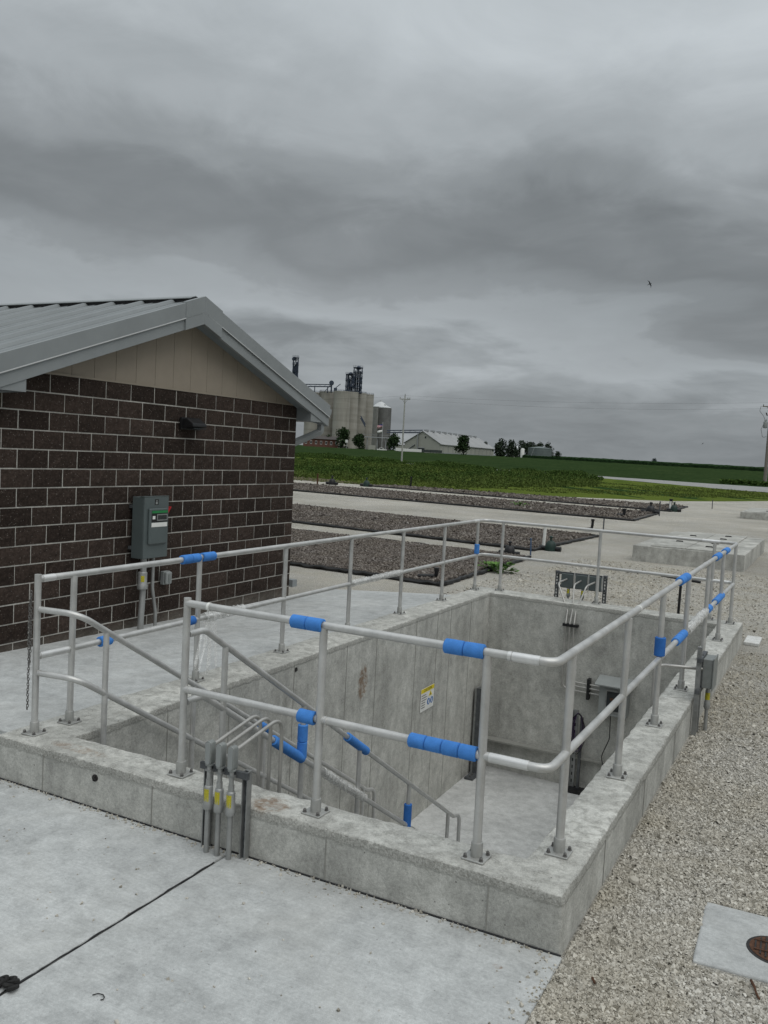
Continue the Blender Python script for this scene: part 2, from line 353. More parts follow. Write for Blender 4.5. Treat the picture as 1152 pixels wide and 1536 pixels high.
def mat_flag():
    b = NB('striped_flag'); o = b.obj(); s = b.sep(o)
    st = b.math('GREATER_THAN', b.math('SINE', b.math('MULTIPLY', s[2], 2*math.pi*7/2.0)), 0.0)
    c = b.mix(st, (.45, .03, .04), (.62, .62, .62))
    cant = b.math('MULTIPLY', b.math('LESS_THAN', s[0], 1.5), b.math('GREATER_THAN', s[2], -.9))
    b.col(b.mix(cant, c, (.03, .04, .16))); return b.set(.8, 0, .1)
M['flag'] = mat_flag()

# ------------------------------------------------------------------ mesh helpers
class MB:
    def __init__(s): s.v = []; s.f = []
    def add(s, vs_, fs):
        o = len(s.v); s.v += [tuple(x) for x in vs_]; s.f += [tuple(i+o for i in q) for q in fs]; return s
    def box(s, x0, x1, y0, y1, z0, z1):
        return s.add([(x0, y0, z0), (x1, y0, z0), (x1, y1, z0), (x0, y1, z0), (x0, y0, z1), (x1, y0, z1), (x1, y1, z1), (x0, y1, z1)],
                     [(0, 3, 2, 1), (4, 5, 6, 7), (0, 1, 5, 4), (1, 2, 6, 5), (2, 3, 7, 6), (3, 0, 4, 7)])
    def prism(s, poly, d):
        """poly: list of 3-D points, extruded by vector d"""
        n = len(poly); d = Vector(d); a = [Vector(p) for p in poly]; b = [p+d for p in a]
        return s.add(a+b, [tuple(range(n-1, -1, -1)), tuple(range(n, 2*n))] + [(i, (i+1) % n, n+(i+1) % n, n+i) for i in range(n)])
    def tube(s, path, r, n=12, cap=True):
        P = [Vector(p) for p in path]; rr = r if isinstance(r, (list, tuple)) else [r]*len(P)
        T = []
        for i in range(len(P)):
            a = P[i]-P[i-1] if i else P[1]-P[0]; b = P[i+1]-P[i] if i < len(P)-1 else P[-1]-P[-2]
            T.append((a.normalized()+b.normalized()).normalized())
        nrm = T[0].orthogonal().normalized(); o = len(s.v)
        for i, (p, t) in enumerate(zip(P, T)):
            nrm = (nrm - t*nrm.dot(t)).normalized(); bn = t.cross(nrm)
            for k in range(n):
                a = 2*math.pi*k/n; s.v.append(tuple(p+(nrm*math.cos(a)+bn*math.sin(a))*rr[i]))
        for i in range(len(P)-1):
            for k in range(n):
                k2 = (k+1) % n; s.f.append((o+i*n+k, o+i*n+k2, o+(i+1)*n+k2, o+(i+1)*n+k))
        if cap:
            s.f.append(tuple(o+k for k in range(n-1, -1, -1))); e = o+(len(P)-1)*n; s.f.append(tuple(e+k for k in range(n)))
        return s
    def cyl(s, p, r, h, n=16, axis=(0, 0, 1), r2=None):
        p = Vector(p); a = Vector(axis).normalized(); return s.tube([p, p+a*h], [r, r if r2 is None else r2], n)
    def lathe(s, prof, c=(0, 0, 0), n=24):
        o = len(s.v); c = Vector(c)
        for (r, z) in prof:
            for k in range(n):
                a = 2*math.pi*k/n; s.v.append((c.x+r*math.cos(a), c.y+r*math.sin(a), c.z+z))
        for i in range(len(prof)-1):
            for k in range(n):
                k2 = (k+1) % n; s.f.append((o+i*n+k, o+i*n+k2, o+(i+1)*n+k2, o+(i+1)*n+k))
        s.f.append(tuple(o+k for k in range(n-1, -1, -1))); e = o+(len(prof)-1)*n; s.f.append(tuple(e+k for k in range(n)))
        return s
    def mesh(s, name, smooth=True, ang=40):
        m = bpy.data.meshes.new(name); m.from_pydata(s.v, [], s.f); m.update()
        if smooth:
            m.polygons.foreach_set('use_smooth', [True]*len(m.polygons)); m.set_sharp_from_angle(angle=R(ang))
        return m
    def build(s, name, mat, parent=None, smooth=True, bevel=0, seg=2, loc=None, rot=None):
        o = bpy.data.objects.new(name, s.mesh(name, smooth)); col.objects.link(o)
        o.data.materials.append(M[mat] if isinstance(mat, str) else mat)
        if parent: o.parent = parent
        if loc is not None: o.location = loc
        if rot is not None: o.rotation_euler = rot
        if bevel:
            md = o.modifiers.new('bevel', 'BEVEL'); md.width = bevel; md.segments = seg; md.limit_method = 'ANGLE'; md.angle_limit = R(40)
        return o
def tag(o, label=None, cat=None, group=None, kind=None):
    if label: o['label'] = label
    if cat: o['category'] = cat
    if group: o['group'] = group
    if kind: o['kind'] = kind
    return o
def thing(name, loc, label, cat, group=None, rz=0):
    o = bpy.data.objects.new(name, None); col.objects.link(o); o.location = loc; o.rotation_euler = (0, 0, rz); o.empty_display_size = .1
    return tag(o, label, cat, group)
def share(name, mesh, mat, parent=None, loc=(0, 0, 0), rot=None, scale=None):
    o = bpy.data.objects.new(name, mesh); col.objects.link(o); o.parent = parent; o.location = loc
    if rot is not None: o.rotation_euler = rot
    if scale is not None: o.scale = scale
    if mat and not mesh.materials: mesh.materials.append(M[mat])
    return o
def fillet(pts, r, n=6):
    P = [Vector(p) for p in pts]; out = [P[0]]
    for i in range(1, len(P)-1):
        a, b, c = P[i-1], P[i], P[i+1]; u = (a-b); v = (c-b)
        ang = u.angle(v); d = min(r/math.tan(ang/2), u.length*.48, v.length*.48)
        p0 = b+u.normalized()*d; p1 = b+v.normalized()*d
        for k in range(n+1):
            t = k/n; out.append(p0*(1-t)**2 + b*2*t*(1-t) + p1*t*t)
    out.append(P[-1]); return out
def npmesh(name, V, F, mat, smooth=False):
    m = bpy.data.meshes.new(name); nv, nf, k = len(V), len(F), F.shape[1]
    m.vertices.add(nv); m.vertices.foreach_set('co', np.ascontiguousarray(V, dtype=np.float32).ravel())
    m.loops.add(nf*k); m.loops.foreach_set('vertex_index', np.ascontiguousarray(F, dtype=np.int32).ravel())
    m.polygons.add(nf); m.polygons.foreach_set('loop_start', np.arange(0, nf*k, k, dtype=np.int32))
    m.polygons.foreach_set('use_smooth', np.full(nf, smooth, dtype=bool)); m.update(); m.validate()
    m.materials.append(M[mat]); o = bpy.data.objects.new(name, m); col.objects.link(o); return o
def rough_box(name, q, z0, z1, mat, parent, chamfer=.02, amp=.004, step=.12, loc=(0, 0, 0)):
    """a concrete wall from a plan quad: cut finely along its length, top arris worn and uneven"""
    bm = bmesh.new(); lo = [bm.verts.new((x, y, z0)) for x, y in q]; hi = [bm.verts.new((x, y, z1)) for x, y in q]
    bm.faces.new(lo[::-1]); top = bm.faces.new(hi); n = len(q)
    for i in range(n): bm.faces.new((lo[i], lo[(i+1) % n], hi[(i+1) % n], hi[i]))
    bmesh.ops.bevel(bm, geom=list(top.edges), offset=chamfer, segments=2, affect='EDGES', profile=.6)
    bmesh.ops.recalc_face_normals(bm, faces=bm.faces)
    # slice along both plan directions
    for ax in (0, 1):
        a = [v.co[ax] for v in bm.verts]; s, e = min(a), max(a); k = int((e-s)/step)
        for i in range(1, k):
            no = (1, 0, 0) if ax == 0 else (0, 1, 0); co = (s+(e-s)*i/k,)*3
            bmesh.ops.bisect_plane(bm, geom=bm.verts[:]+bm.edges[:]+bm.faces[:], plane_co=co, plane_no=no)
    for v in bm.verts:
        edge = max(0.0, 1-abs(v.co.z-z1)/(chamfer*1.2)) if v.co.z > z1-chamfer*1.3 else 0
        k = amp*(2.2 if edge else .35)
        nv = mnoise.noise_vector(v.co*9)+mnoise.noise_vector(v.co*31)*.6; v.co += nv*k*.6
    m = bpy.data.meshes.new(name); bm.to_mesh(m); bm.free(); m.materials.append(M[mat])
    m.polygons.foreach_set('use_smooth', [True]*len(m.polygons)); m.set_sharp_from_angle(angle=R(35))
    o = bpy.data.objects.new(name, m); col.objects.link(o); o.parent = parent; return o

# ------------------------------------------------------------------ ground, yard, road, fields
GZ = -.33
def g_h(x, y):
    d = np.hypot(x, y); return -.40 + .0065*(np.clip(d, 90, 760)-90)
def far_xy(px, D):
    p = at(px, 690, D); return p.x, p.y
def ground_sheet():
    a = np.r_[-5200, -3600, -2400, -1500, -900, np.arange(-620, 621, 31), 900, 1500, 2400, 3600, 5200]
    xs = np.unique(np.r_[a, -60, 40]); ys = np.unique(np.r_[a, -40, 50])
    X, Y = np.meshgrid(xs, ys, indexing='ij'); V = np.c_[X.ravel(), Y.ravel(), g_h(X, Y).ravel()]
    ny = len(ys); F = []
    for i in range(len(xs)-1):
        for j in range(ny-1):
            cx_, cy_ = (xs[i]+xs[i+1])/2, (ys[j]+ys[j+1])/2
            if -60 < cx_ < 40 and -40 < cy_ < 50: continue
            F.append((i*ny+j, (i+1)*ny+j, (i+1)*ny+j+1, i*ny+j+1))
    o = npmesh('ground', V, np.array(F), 'farm', True); tag(o, kind='structure')
ground_sheet()
EDGE = [(-60, 55.5), (-46, 56), (-37, 56.4), (-30, 56.6), (-23, 57.8), (-17, 61), (-11, 66.6), (-8, 74), (-5.4, 82.5), (0, 84), (12, 86), (40, 88)]
yd = MB()
yd.add([(-60, -40, GZ), (40, -40, GZ), (40, 4.4, GZ), (-60, 4.4, GZ)], [(0, 1, 2, 3)])
yd.add([(-60, 4.4, GZ), (-5.1, 4.4, GZ), (-5.1, 13.5, GZ), (-60, 13.5, GZ)], [(0, 1, 2, 3)])
yd.add([(-1.2, 4.4, GZ), (40, 4.4, GZ), (40, 13.5, GZ), (-1.2, 13.5, GZ)], [(0, 1, 2, 3)])
nE = len(EDGE); yd.add([(x, 13.5, GZ) for x, y in EDGE]+[(x, y, GZ) for x, y in EDGE], [(i, i+1, nE+i+1, nE+i) for i in range(nE-1)])
tag(yd.build('gravel_yard', 'gravel', smooth=False), kind='structure')

def drape(name, left, right, mat, lift, kind='structure', m=60, k=10, wob=0, bumpz=0, seed=1, taper=False):
    """ground sheet between two edge polylines of (x, y)"""
    def samp(P, n):
        P = np.array(P, float); s = np.r_[0, np.cumsum(np.hypot(*np.diff(P, axis=0).T))]; t = np.linspace(0, s[-1], n)
        return np.c_[np.interp(t, s, P[:, 0]), np.interp(t, s, P[:, 1])]
    A, B = samp(left, m), samp(right, m); T = np.linspace(0, 1, k)[None, :, None]
    Q = A[:, None]*(1-T)+B[:, None]*T; rg = np.random.default_rng(seed)
    if wob: Q[:, [0, -1]] += rg.normal(0, wob, (m, 2, 2))
    X, Y = Q[..., 0].ravel(), Q[..., 1].ravel(); Z = g_h(X, Y)+lift
    if bumpz: Z += rg.normal(0, bumpz, Z.shape)
    if taper: Z -= (lift+.05)*np.tile(np.r_[1.0, .55, .2, np.zeros(k-3)], m)
    I = np.arange(m*k).reshape(m, k)
    F = np.c_[I[:-1, :-1].ravel(), I[1:, :-1].ravel(), I[1:, 1:].ravel(), I[:-1, 1:].ravel()]
    return tag(npmesh(name, np.c_[X, Y, Z], F, mat, True), kind=kind)
road_n = [far_xy(p, D) for p, D in ((300, 205), (560, 172), (700, 152), (840, 138), (910, 130), (1000, 117), (1070, 108), (1152, 102), (1300, 92))]
road_f = [far_xy(p, D) for p, D in ((300, 209), (560, 176), (700, 157), (840, 146), (910, 143), (1000, 136), (1070, 130), (1152, 126), (1300, 122))]
drape('grass_verge', EDGE[::1], [far_xy(p, D) for p, D in ((150, 215), (300, 205), (560, 172), (700, 152), (840, 138), (910, 130), (1000, 117), (1070, 108), (1152, 102), (1300, 92), (1500, 86))], 'mown', .03, m=90, k=14, bumpz=.02)
drape('gravel_road', road_n, road_f, 'road', .05, m=80, k=4, wob=.25)
drape('dirt_strip', [(-60, 55.4), (-46, 55.9), (-37, 56.3), (-29, 56.5)], [(-74, 66), (-50, 64), (-40, 63), (-29.5, 57.6)], 'dirt', .09, m=20, k=5)
soy_n = [far_xy(p, D+1.5) for p, D in ((250, 216), (560, 180), (700, 161), (840, 149), (910, 144), (1000, 137), (1070, 131), (1152, 127), (1300, 123))]
soy_f = [far_xy(p, 470) for p in (250, 560, 700, 800, 880, 960, 1070, 1152, 1300)]
tag(drape('soybean_field', soy_n, soy_f, 'soy', .62, 'stuff', m=240, k=110, bumpz=.07, seed=3, taper=True), 'dark green soybean field stretching behind the pale gravel road', 'crop field')
def strip_field(name, pts0, pts1, h, mat, label):
    rg = np.random.default_rng(5); n = 220
    def samp(P):
        P = np.array(P, float); s = np.r_[0, np.cumsum(np.hypot(*np.diff(P, axis=0).T))]; t = np.linspace(0, s[-1], n); return np.c_[np.interp(t, s, P[:, 0]), np.interp(t, s, P[:, 1])]
    A, B = samp(pts0), samp(pts1); rows = [(A, 0.0), (A, 1.0)] + [(A*(1-t)+B*t, 1.0) for t in (.02, .05, .1, .2, .4, .7, 1)]
    V = []
    for Pq, k in rows:
        z = g_h(Pq[:, 0], Pq[:, 1]) + (h+rg.normal(0, .14, n) if k else -.2); V.append(np.c_[Pq+rg.normal(0, .15, Pq.shape), z])
    V = np.concatenate(V); I = np.arange(len(rows)*n).reshape(len(rows), n)
    F = np.c_[I[:-1, :-1].ravel(), I[:-1, 1:].ravel(), I[1:, 1:].ravel(), I[1:, :-1].ravel()]
    return tag(npmesh(name, V, F, mat, False), label, 'crop field', kind='stuff')
strip_field('corn_field', [far_xy(p, D) for p, D in ((783, 470), (845, 440), (960, 400), (1070, 370), (1152, 350), (1350, 330))],
            [far_xy(p, D) for p, D in ((783, 900), (845, 1200), (960, 1400), (1070, 1400), (1152, 1400), (1350, 1300))], 1.9, 'corn', 'tall dark corn standing beyond the soybeans on the right')

# weeds and grass: nobody could count them
def leaf_mass(name, P, H, W, mat, label, cat, per=10, seed=2, lean=.5):
    """P (n,3) plant feet, H heights, W leaf width: 'per' triangles a plant"""
    rg = np.random.default_rng(seed); n = len(P); Pn = np.repeat(P, per, 0); Hn = np.repeat(H, per); Wn = np.repeat(W, per); k = n*per
    az = rg.uniform(0, 2*np.pi, k); rad = rg.uniform(0, 1, k)**.6*Hn*.6
    cen = Pn + np.c_[np.cos(az)*rad, np.sin(az)*rad, rg.uniform(.05, .95, k)*Hn*(1-.45*(rad/(Hn*.6+1e-6))**2)]
    d1 = rg.normal(0, 1, (k, 3)); d1[:, 2] = np.abs(d1[:, 2])*lean+.2; d1 /= np.linalg.norm(d1, axis=1)[:, None]
    d2 = np.cross(d1, rg.normal(0, 1, (k, 3))); d2 /= np.linalg.norm(d2, axis=1)[:, None]+1e-9
    L = Wn[:, None]*rg.uniform(.7, 1.6, (k, 1))
    V = np.stack([cen-d2*L*.35, cen+d2*L*.35, cen+d1*L], 1).reshape(-1, 3)
    return tag(npmesh(name, V, np.arange(3*k).reshape(-1, 3), mat), label, cat, kind='stuff')
def weed_points(n, px0, px1, D0, D1, seed):
    rg = np.random.default_rng(seed); px = rg.uniform(px0, px1, n*3); t = rg.uniform(0, 1, n*3)
    d0 = np.interp(px, *D0); d1 = np.interp(px, *D1); D = d0+(d1-d0)*t
    dx = np.array([far_xy(float(a), float(b)) for a, b in zip(px, D)])
    nz = np.array([mnoise.noise(Vector((a*.11, b*.11, seed)))+.6*mnoise.noise(Vector((a*.3, b*.3, seed+5))) for a, b in dx])
    keep = nz > -.25; dx, nz = dx[keep][:n], nz[keep][:n]
    return np.c_[dx, g_h(dx[:, 0], dx[:, 1])], nz
P, nz = weed_points(4300, 425, 905, ((425, 560, 700, 800, 905), (84, 80, 78, 92, 118)), ((425, 700, 905), (160, 140, 126)), 4)
leaf_mass('weeds', P, np.clip(.26+.75*nz+.16*rng.normal(0, 1, len(nz)), .08, 1.3), .12+.05*np.abs(nz), 'weed', 'tall green weeds growing along the verge behind the filter beds', 'weeds', per=26)
P, nz = weed_points(2600, 425, 900, ((425, 560, 700, 800, 900), (72, 70, 68, 76, 92)), ((425, 700, 900), (150, 138, 124)), 14)
leaf_mass('pale_weeds', P, np.clip(.35+.45*nz+.2*rng.normal(0, 1, len(nz)), .12, 1.1), .11+.05*np.abs(nz), 'weed_pale', 'yellowish green weeds mixed through the verge behind the filter beds', 'weeds', per=18, seed=12, lean=1.6)
P, nz = weed_points(2000, 425, 880, ((425, 560, 700, 880), (176, 160, 142, 126)), ((425, 560, 700, 880), (188, 171, 151, 134)), 24)
leaf_mass('roadside_weeds', P, np.clip(.75+.6*nz, .15, 1.35), .16+.06*np.abs(nz), 'weed', 'ragged weeds hiding most of the road on the left', 'weeds', per=20, seed=22)
P, nz = weed_points(900, 1085, 1200, ((1085, 1200), (133, 128)), ((1085, 1200), (140, 140)), 9)
leaf_mass('roadside_brush', P, np.clip(.7+.4*nz, .3, 1.2), .22+.06*np.abs(nz), 'weed', 'low dark green brush round the foot of the right-hand utility pole', 'brush', per=14, seed=8)
P, nz = weed_points(9000, 425, 1200, ((425, 560, 700, 800, 915, 1000, 1100, 1200), (66, 64, 64, 67, 72, 72, 80, 84)), ((425, 700, 915, 1200), (84, 84, 110, 100)), 6)
leaf_mass('grass', P, np.clip(.10+.10*nz, .05, .28), .09+0*nz, 'grassblade', 'short olive green grass between the gravel yard and the road', 'grass', per=4, seed=5, lean=2.0)

# loose stones on the near gravel, chips on the beds
def stones(name, XY, S, z, mat, label=None, cat=None, seed=1, flat=.8, parent=None):
    rg = np.random.default_rng(seed); n = len(XY)
    base = np.array([(-1, -1, -1), (1, -1, -1), (1, 1, -1), (-1, 1, -1), (-.7, -.7, 1), (.7, -.7, 1), (.7, .7, 1), (-.7, .7, 1)], float)*.5
    F0 = np.array([(4, 5, 6, 7), (0, 1, 5, 4), (1, 2, 6, 5), (2, 3, 7, 6), (3, 0, 4, 7)])
    V = base[None]+rg.uniform(-.2, .2, (n, 8, 3)); V *= S[:, None, None]*np.stack([rg.uniform(.7, 1.3, n), rg.uniform(.6, 1.0, n), rg.uniform(.35, .8, n)*flat/.6], 1)[:, None]
    q = rg.normal(0, 1, (n, 4)); q[:, 1:3] *= .35; q /= np.linalg.norm(q, axis=1)[:, None]; w_, x, y, zq = q.T
    Rm = np.stack([1-2*(y*y+zq*zq), 2*(x*y-w_*zq), 2*(x*zq+w_*y), 2*(x*y+w_*zq), 1-2*(x*x+zq*zq), 2*(y*zq-w_*x), 2*(x*zq-w_*y), 2*(y*zq+w_*x), 1-2*(x*x+y*y)], 1).reshape(n, 3, 3)
    V = np.einsum('nij,nkj->nki', Rm, V)+np.c_[XY, np.full(n, z)+S*.10][:, None]
    F = (F0[None]+8*np.arange(n)[:, None, None]).reshape(-1, 4)
    o = npmesh(name, V.reshape(-1, 3), F, mat)
    if parent: o.parent = parent; o['kind'] = 'stuff'
    elif label: tag(o, label, cat, kind='stuff')
    return o
def near_gravel():
    rg = np.random.default_rng(11); out = []
    n = 380000; y = 3.2+rg.exponential(2.4, n); x = -1.1+rg.uniform(0, 1, n)*(1.3+.10*y)
    k = (y < 13.2) & (x > -1.06) & ~((x > -.49) & (x < .45) & (y > 4.6) & (y < 5.36))
    XY = np.c_[x, y][k][:145000]; S = np.clip(rg.lognormal(math.log(.0088), .40, len(XY)), .004, .026)*(1+.07*(np.c_[x, y][k][:145000][:, 1]-4))
    stones('gravel_stones', XY, S, GZ+.002, 'stone', 'pale crushed limestone lying loose beside the concrete pit', 'gravel', seed=3)
    # a wedge behind the pit and round the beds
    n = 22000; y = rg.uniform(13.8, 22.8, n); x = rg.uniform(-7.4, .6, n); k = (x > -6.3) & ~((y > 19) & (x < -5.9)); XY = np.c_[x, y][k]
    stones('gravel_stones', XY, np.clip(rg.lognormal(math.log(.022), .3, len(XY)), .012, .045), GZ-.004, 'stone', 'pale crushed limestone between the pit, the drying beds and the tank', 'gravel', seed=4)
near_gravel()

# ------------------------------------------------------------------ concrete slabs
def slab(name, quads, joints=None):
    root = bpy.data.objects.new(name, None); col.objects.link(root); root['kind'] = 'structure'
    return root
fs = slab('front_slab', None)
FZ = -.31
def slab_panel(parent, q, z, th=.15, nm='panel'):
    """q: four (x,y[,z]) corners"""
    b = MB(); Q = [(p[0], p[1], p[2] if len(p) > 2 else z) for p in q]
    b.add([(x, y, zz-th) for x, y, zz in Q]+Q, [(0, 3, 2, 1), (4, 5, 6, 7), (0, 1, 5, 4), (1, 2, 6, 5), (2, 3, 7, 6), (3, 0, 4, 7)])
    return b.build(nm, 'slab_conc', parent, smooth=False, bevel=.008)
slab_panel(fs, [(-12, -4), (-3.158, -4), (-3.158, 4.285), (-12, 4.285)], FZ)
slab_panel(fs, [(-3.142, -4), (-1.055, -4), (-1.062, 4.285), (-3.142, 4.285)], FZ)
# black sealant in the joint, uneven
pts = [(-3.15+.004*math.sin(y*23)+random.uniform(-.003, .003), y, FZ-.002) for y in np.arange(.6, 4.14, .04)]
MB().tube(pts, [.0045+random.uniform(-.0015, .002) for _ in pts], 6).build('joint_sealant', 'sealant', fs)
MB().tube([(-12, 4.287, FZ+.004), (-8, 4.283, FZ+.003), (-3.4, 4.287, FZ+.003), (-1.07, 4.284, FZ+.004)], .005, 6).build('edge_joint', 'sealant', fs)
us = slab('upper_slab', None)
def uz(x, y): # falls gently from the pit curb to the block wall
    t = (-5.2-x)/2.4; return -.014 - min(max(t, 0), 1.5)*(.055+.017*(y-5.0))
def up(x0, x1, y0, y1):
    slab_panel(us, [(x0, y0, uz(x0, y0)), (x1, y0, uz(x1, y0)), (x1, y1, uz(x1, y1)), (x0, y1, uz(x0, y1))], 0, .3)
up(-12, -5.305, 4.42, 6.05); up(-7.7, -5.305, 6.05, 8.795); up(-7.7, -5.305, 8.805, 12.9)
# grit and litter on the slab
rgs = np.random.default_rng(21)
XY = np.c_[rgs.uniform(-5.2, -1.1, 170), rgs.uniform(2.2, 4.25, 170)]
stones('slab_grit', XY, np.clip(rgs.lognormal(math.log(.0085), .4, 170), .004, .022), FZ+.001, 'stone', 'scattered grit and pebbles lying on the front slab', 'grit', seed=7)
XY = np.c_[rgs.uniform(-5.2, -1.1, 420), 4.285-np.abs(rgs.normal(0, .035, 420))]
stones('curb_foot_grit', XY, np.clip(rgs.lognormal(math.log(.009), .4, 420), .004, .02), FZ+.001, 'stone', 'fine grit gathered along the foot of the front curb', 'grit', seed=9)
XY = np.c_[-1.06-np.abs(rgs.normal(0, .05, 260)), rgs.uniform(2.4, 4.2, 260)]
stones('edge_stones', XY, np.clip(rgs.lognormal(math.log(.0085), .4, 260), .004, .02), FZ+.001, 'stone', 'small stones strayed onto the right edge of the front slab', 'gravel', seed=19)
def blob():
    o = thing('sealant_clump', (-3.17, 2.645, FZ), 'clump of black joint sealant on the slab at the left edge', 'sealant clump')
    b = MB()
    for k in range(7):
        a = random.uniform(0, 6.28); c = Vector((random.uniform(-.035, .04), random.uniform(-.03, .03), .012))
        b.tube(fillet([c, c+Vector((.03*math.cos(a), .03*math.sin(a), .018)), c+Vector((.04*math.cos(a+1.2), .04*math.sin(a+1.2), .002))], .02, 4), [.011]*12, 7)
    b.build('crumpled_strip', 'blackmat', o)
blob()
o = MB().tube([(-2.80, 2.815, FZ+.004), (-2.785, 2.835, FZ+.006), (-2.76, 2.84, FZ+.006), (-2.742, 2.83, FZ+.006), (-2.735, 2.815, FZ+.005), (-2.745, 2.81, FZ+.004)], .0025, 6).build('wire_scrap', 'iron')
tag(o, 'thin curled wire scrap lying on the front slab', 'wire scrap')

# ------------------------------------------------------------------ the concrete stair pit
PIT_Z = -2.86
pit = thing('concrete_pit', (-3.15, 8.9, 0), 'open rectangular concrete stair pit with a raised curb', 'pit')
pinv = Matrix.Translation((3.15, -8.9, 0))
def pp(o): o.matrix_parent_inverse = pinv; return o
LI0, LI1 = -4.81, -4.915
def pit_ring():
    outer = [(-5.30, 4.29), (-1.078, 4.29), (-1.092, 13.63), (-5.30, 13.95)]; inner = [(LI0, 4.597), (-1.375, 4.597), (-1.402, 13.24), (LI1, 13.43)]
    bm = bmesh.new(); V = {}
    for nm, q in (('o', outer), ('i', inner)):
        for z in (-3.1, 0): V[nm, z] = [bm.verts.new((x, y, z)) for x, y in q]
    edges = []
    for k in range(4):
        k2 = (k+1) % 4
        bm.faces.new((V['o', -3.1][k], V['o', -3.1][k2], V['o', 0][k2], V['o', 0][k])); bm.faces.new((V['i', -3.1][k2], V['i', -3.1][k], V['i', 0][k], V['i', 0][k2]))
        bm.faces.new((V['o', 0][k], V['o', 0][k2], V['i', 0][k2], V['i', 0][k]))
    bm.edges.ensure_lookup_table()
    for nm in 'oi':
        for k in range(4): edges.append(bm.edges.get((V[nm, 0][k], V[nm, 0][(k+1) % 4])))
    edges += [bm.edges.get((V['o', -3.1][k], V['o', 0][k])) for k in range(4)]
    bmesh.ops.bevel(bm, geom=edges, offset=.024, segments=2, affect='EDGES', profile=.6)
    for no, s_, e_, st_ in (((1, 0, 0), -5.28, -1.1, .055), ((0, 1, 0), 4.31, 13.9, .075)):
        n_ = int((e_-s_)/st_)
        for k in range(1, n_):
            q = s_+(e_-s_)*k/n_; bmesh.ops.bisect_plane(bm, geom=bm.verts[:]+bm.edges[:]+bm.faces[:], plane_co=(q, q, 0), plane_no=no)
    bmesh.ops.bisect_plane(bm, geom=bm.verts[:]+bm.edges[:]+bm.faces[:], plane_co=(0, 0, -.07), plane_no=(0, 0, 1))
    for v in bm.verts:
        t = max(0.0, 1+v.co.z/.05); k = .0016+.0055*(1 if -.03 < v.co.z < -.002 else 0)+.0018*t
        nv = mnoise.noise_vector(v.co*8)+mnoise.noise_vector(v.co*27)*.9; v.co += nv*k
    bmesh.ops.recalc_face_normals(bm, faces=bm.faces)
    m = bpy.data.meshes.new('pit_wall'); bm.to_mesh(m); bm.free(); m.materials.append(M['wall_conc']); m.polygons.foreach_set('use_smooth', [True]*len(m.polygons)); m.set_sharp_from_angle(angle=R(38))
    o = bpy.data.objects.new('pit_wall', m); col.objects.link(o); o.parent = pit; return pp(o)
fw = rw = lw = bw = pit_ring()
fl = MB().box(-5.2, -1.2, 4.4, 13.6, -3.2, PIT_Z); pp(fl.build('pit_floor', 'floor_conc', pit, smooth=False))
# faint panel seams left by the forms
for x in (-4.80, -3.80, -2.48, -1.48):
    o = MB().box(x-.003, x+.003, 4.2865, 4.30, -.33, -.045).build('form_seam', 'seam', fw, smooth=False)
for y in (5.2, 6.4, 7.7, 9.0, 10.2, 11.4):
    MB().box(-1.079, -1.0755 if y < 9 else -1.081, y-.003, y+.003, -.4, -.05).build('form_seam', 'seam', rw, smooth=False)
def li(y): return LI0+(LI1-LI0)*(y-4.597)/(13.43-4.597)
for y in (5.6, 6.45, 7.55, 8.67, 9.417, 10.58, 11.30, 11.79, 12.6):
    MB().box(li(y)-.01, li(y)+.0035, y-.004, y+.004, PIT_Z, -.04).build('form_seam', 'seam', lw, smooth=False)
MB().box(-4.9, -1.45, 13.225, 13.40, -2.37, -2.345).build('pour_joint', 'seam', bw, smooth=False)
# plugged form-tie holes
def tie_plug(p, n, parent):
    b = MB(); n = Vector(n); b.tube([Vector(p)-n*.01, Vector(p)+n*.004], .024, 14)
    for k in range(4):
        a = k*math.pi/2+.4; t = n.orthogonal().normalized(); s = n.cross(t); d = t*math.cos(a)+s*math.sin(a)
        b.tube([Vector(p)+n*.006, Vector(p)+n*.008+d*.018], .006, 6)
    b.build('tie_plug', 'iron', parent)
tie_plug((-4.302, 4.286, -.1), (0, -1, 0), fw); tie_plug((li(7.58), 7.58, -.1), (1, 0, 0), lw)

# ------------------------------------------------------------------ stairs down into the pit
st = thing('metal_stairs', (-4.2, 4.6, 0), 'steep metal stairs going down into the pit between two handrails', 'stairs')
NR = 16; RISE, RUN = -PIT_Z/NR, 4.55/NR; SL = RISE/RUN
def sp(b, name, mat, **k):
    o = b.build(name, mat, st, **k); o.matrix_parent_inverse = Matrix.Translation((4.2, -4.6, 0)); return o
for i in range(1, NR):
    z = -RISE*i; y = 4.60+RUN*(i-1); sp(MB().box(-4.70, -3.72, y, y+RUN+.02, z-.035, z), 'tread', 'galv', smooth=False)
for x in (-4.755, -3.715):
    b = MB(); b.prism([(x, 4.60, -.02), (x, 4.60+4.55, PIT_Z-.02+.16), (x, 4.60+4.55, PIT_Z), (x, 4.60+4.2, PIT_Z), (x, 4.60, -.27)], (.05, 0, 0)); sp(b, 'stringer', 'galv', smooth=False)

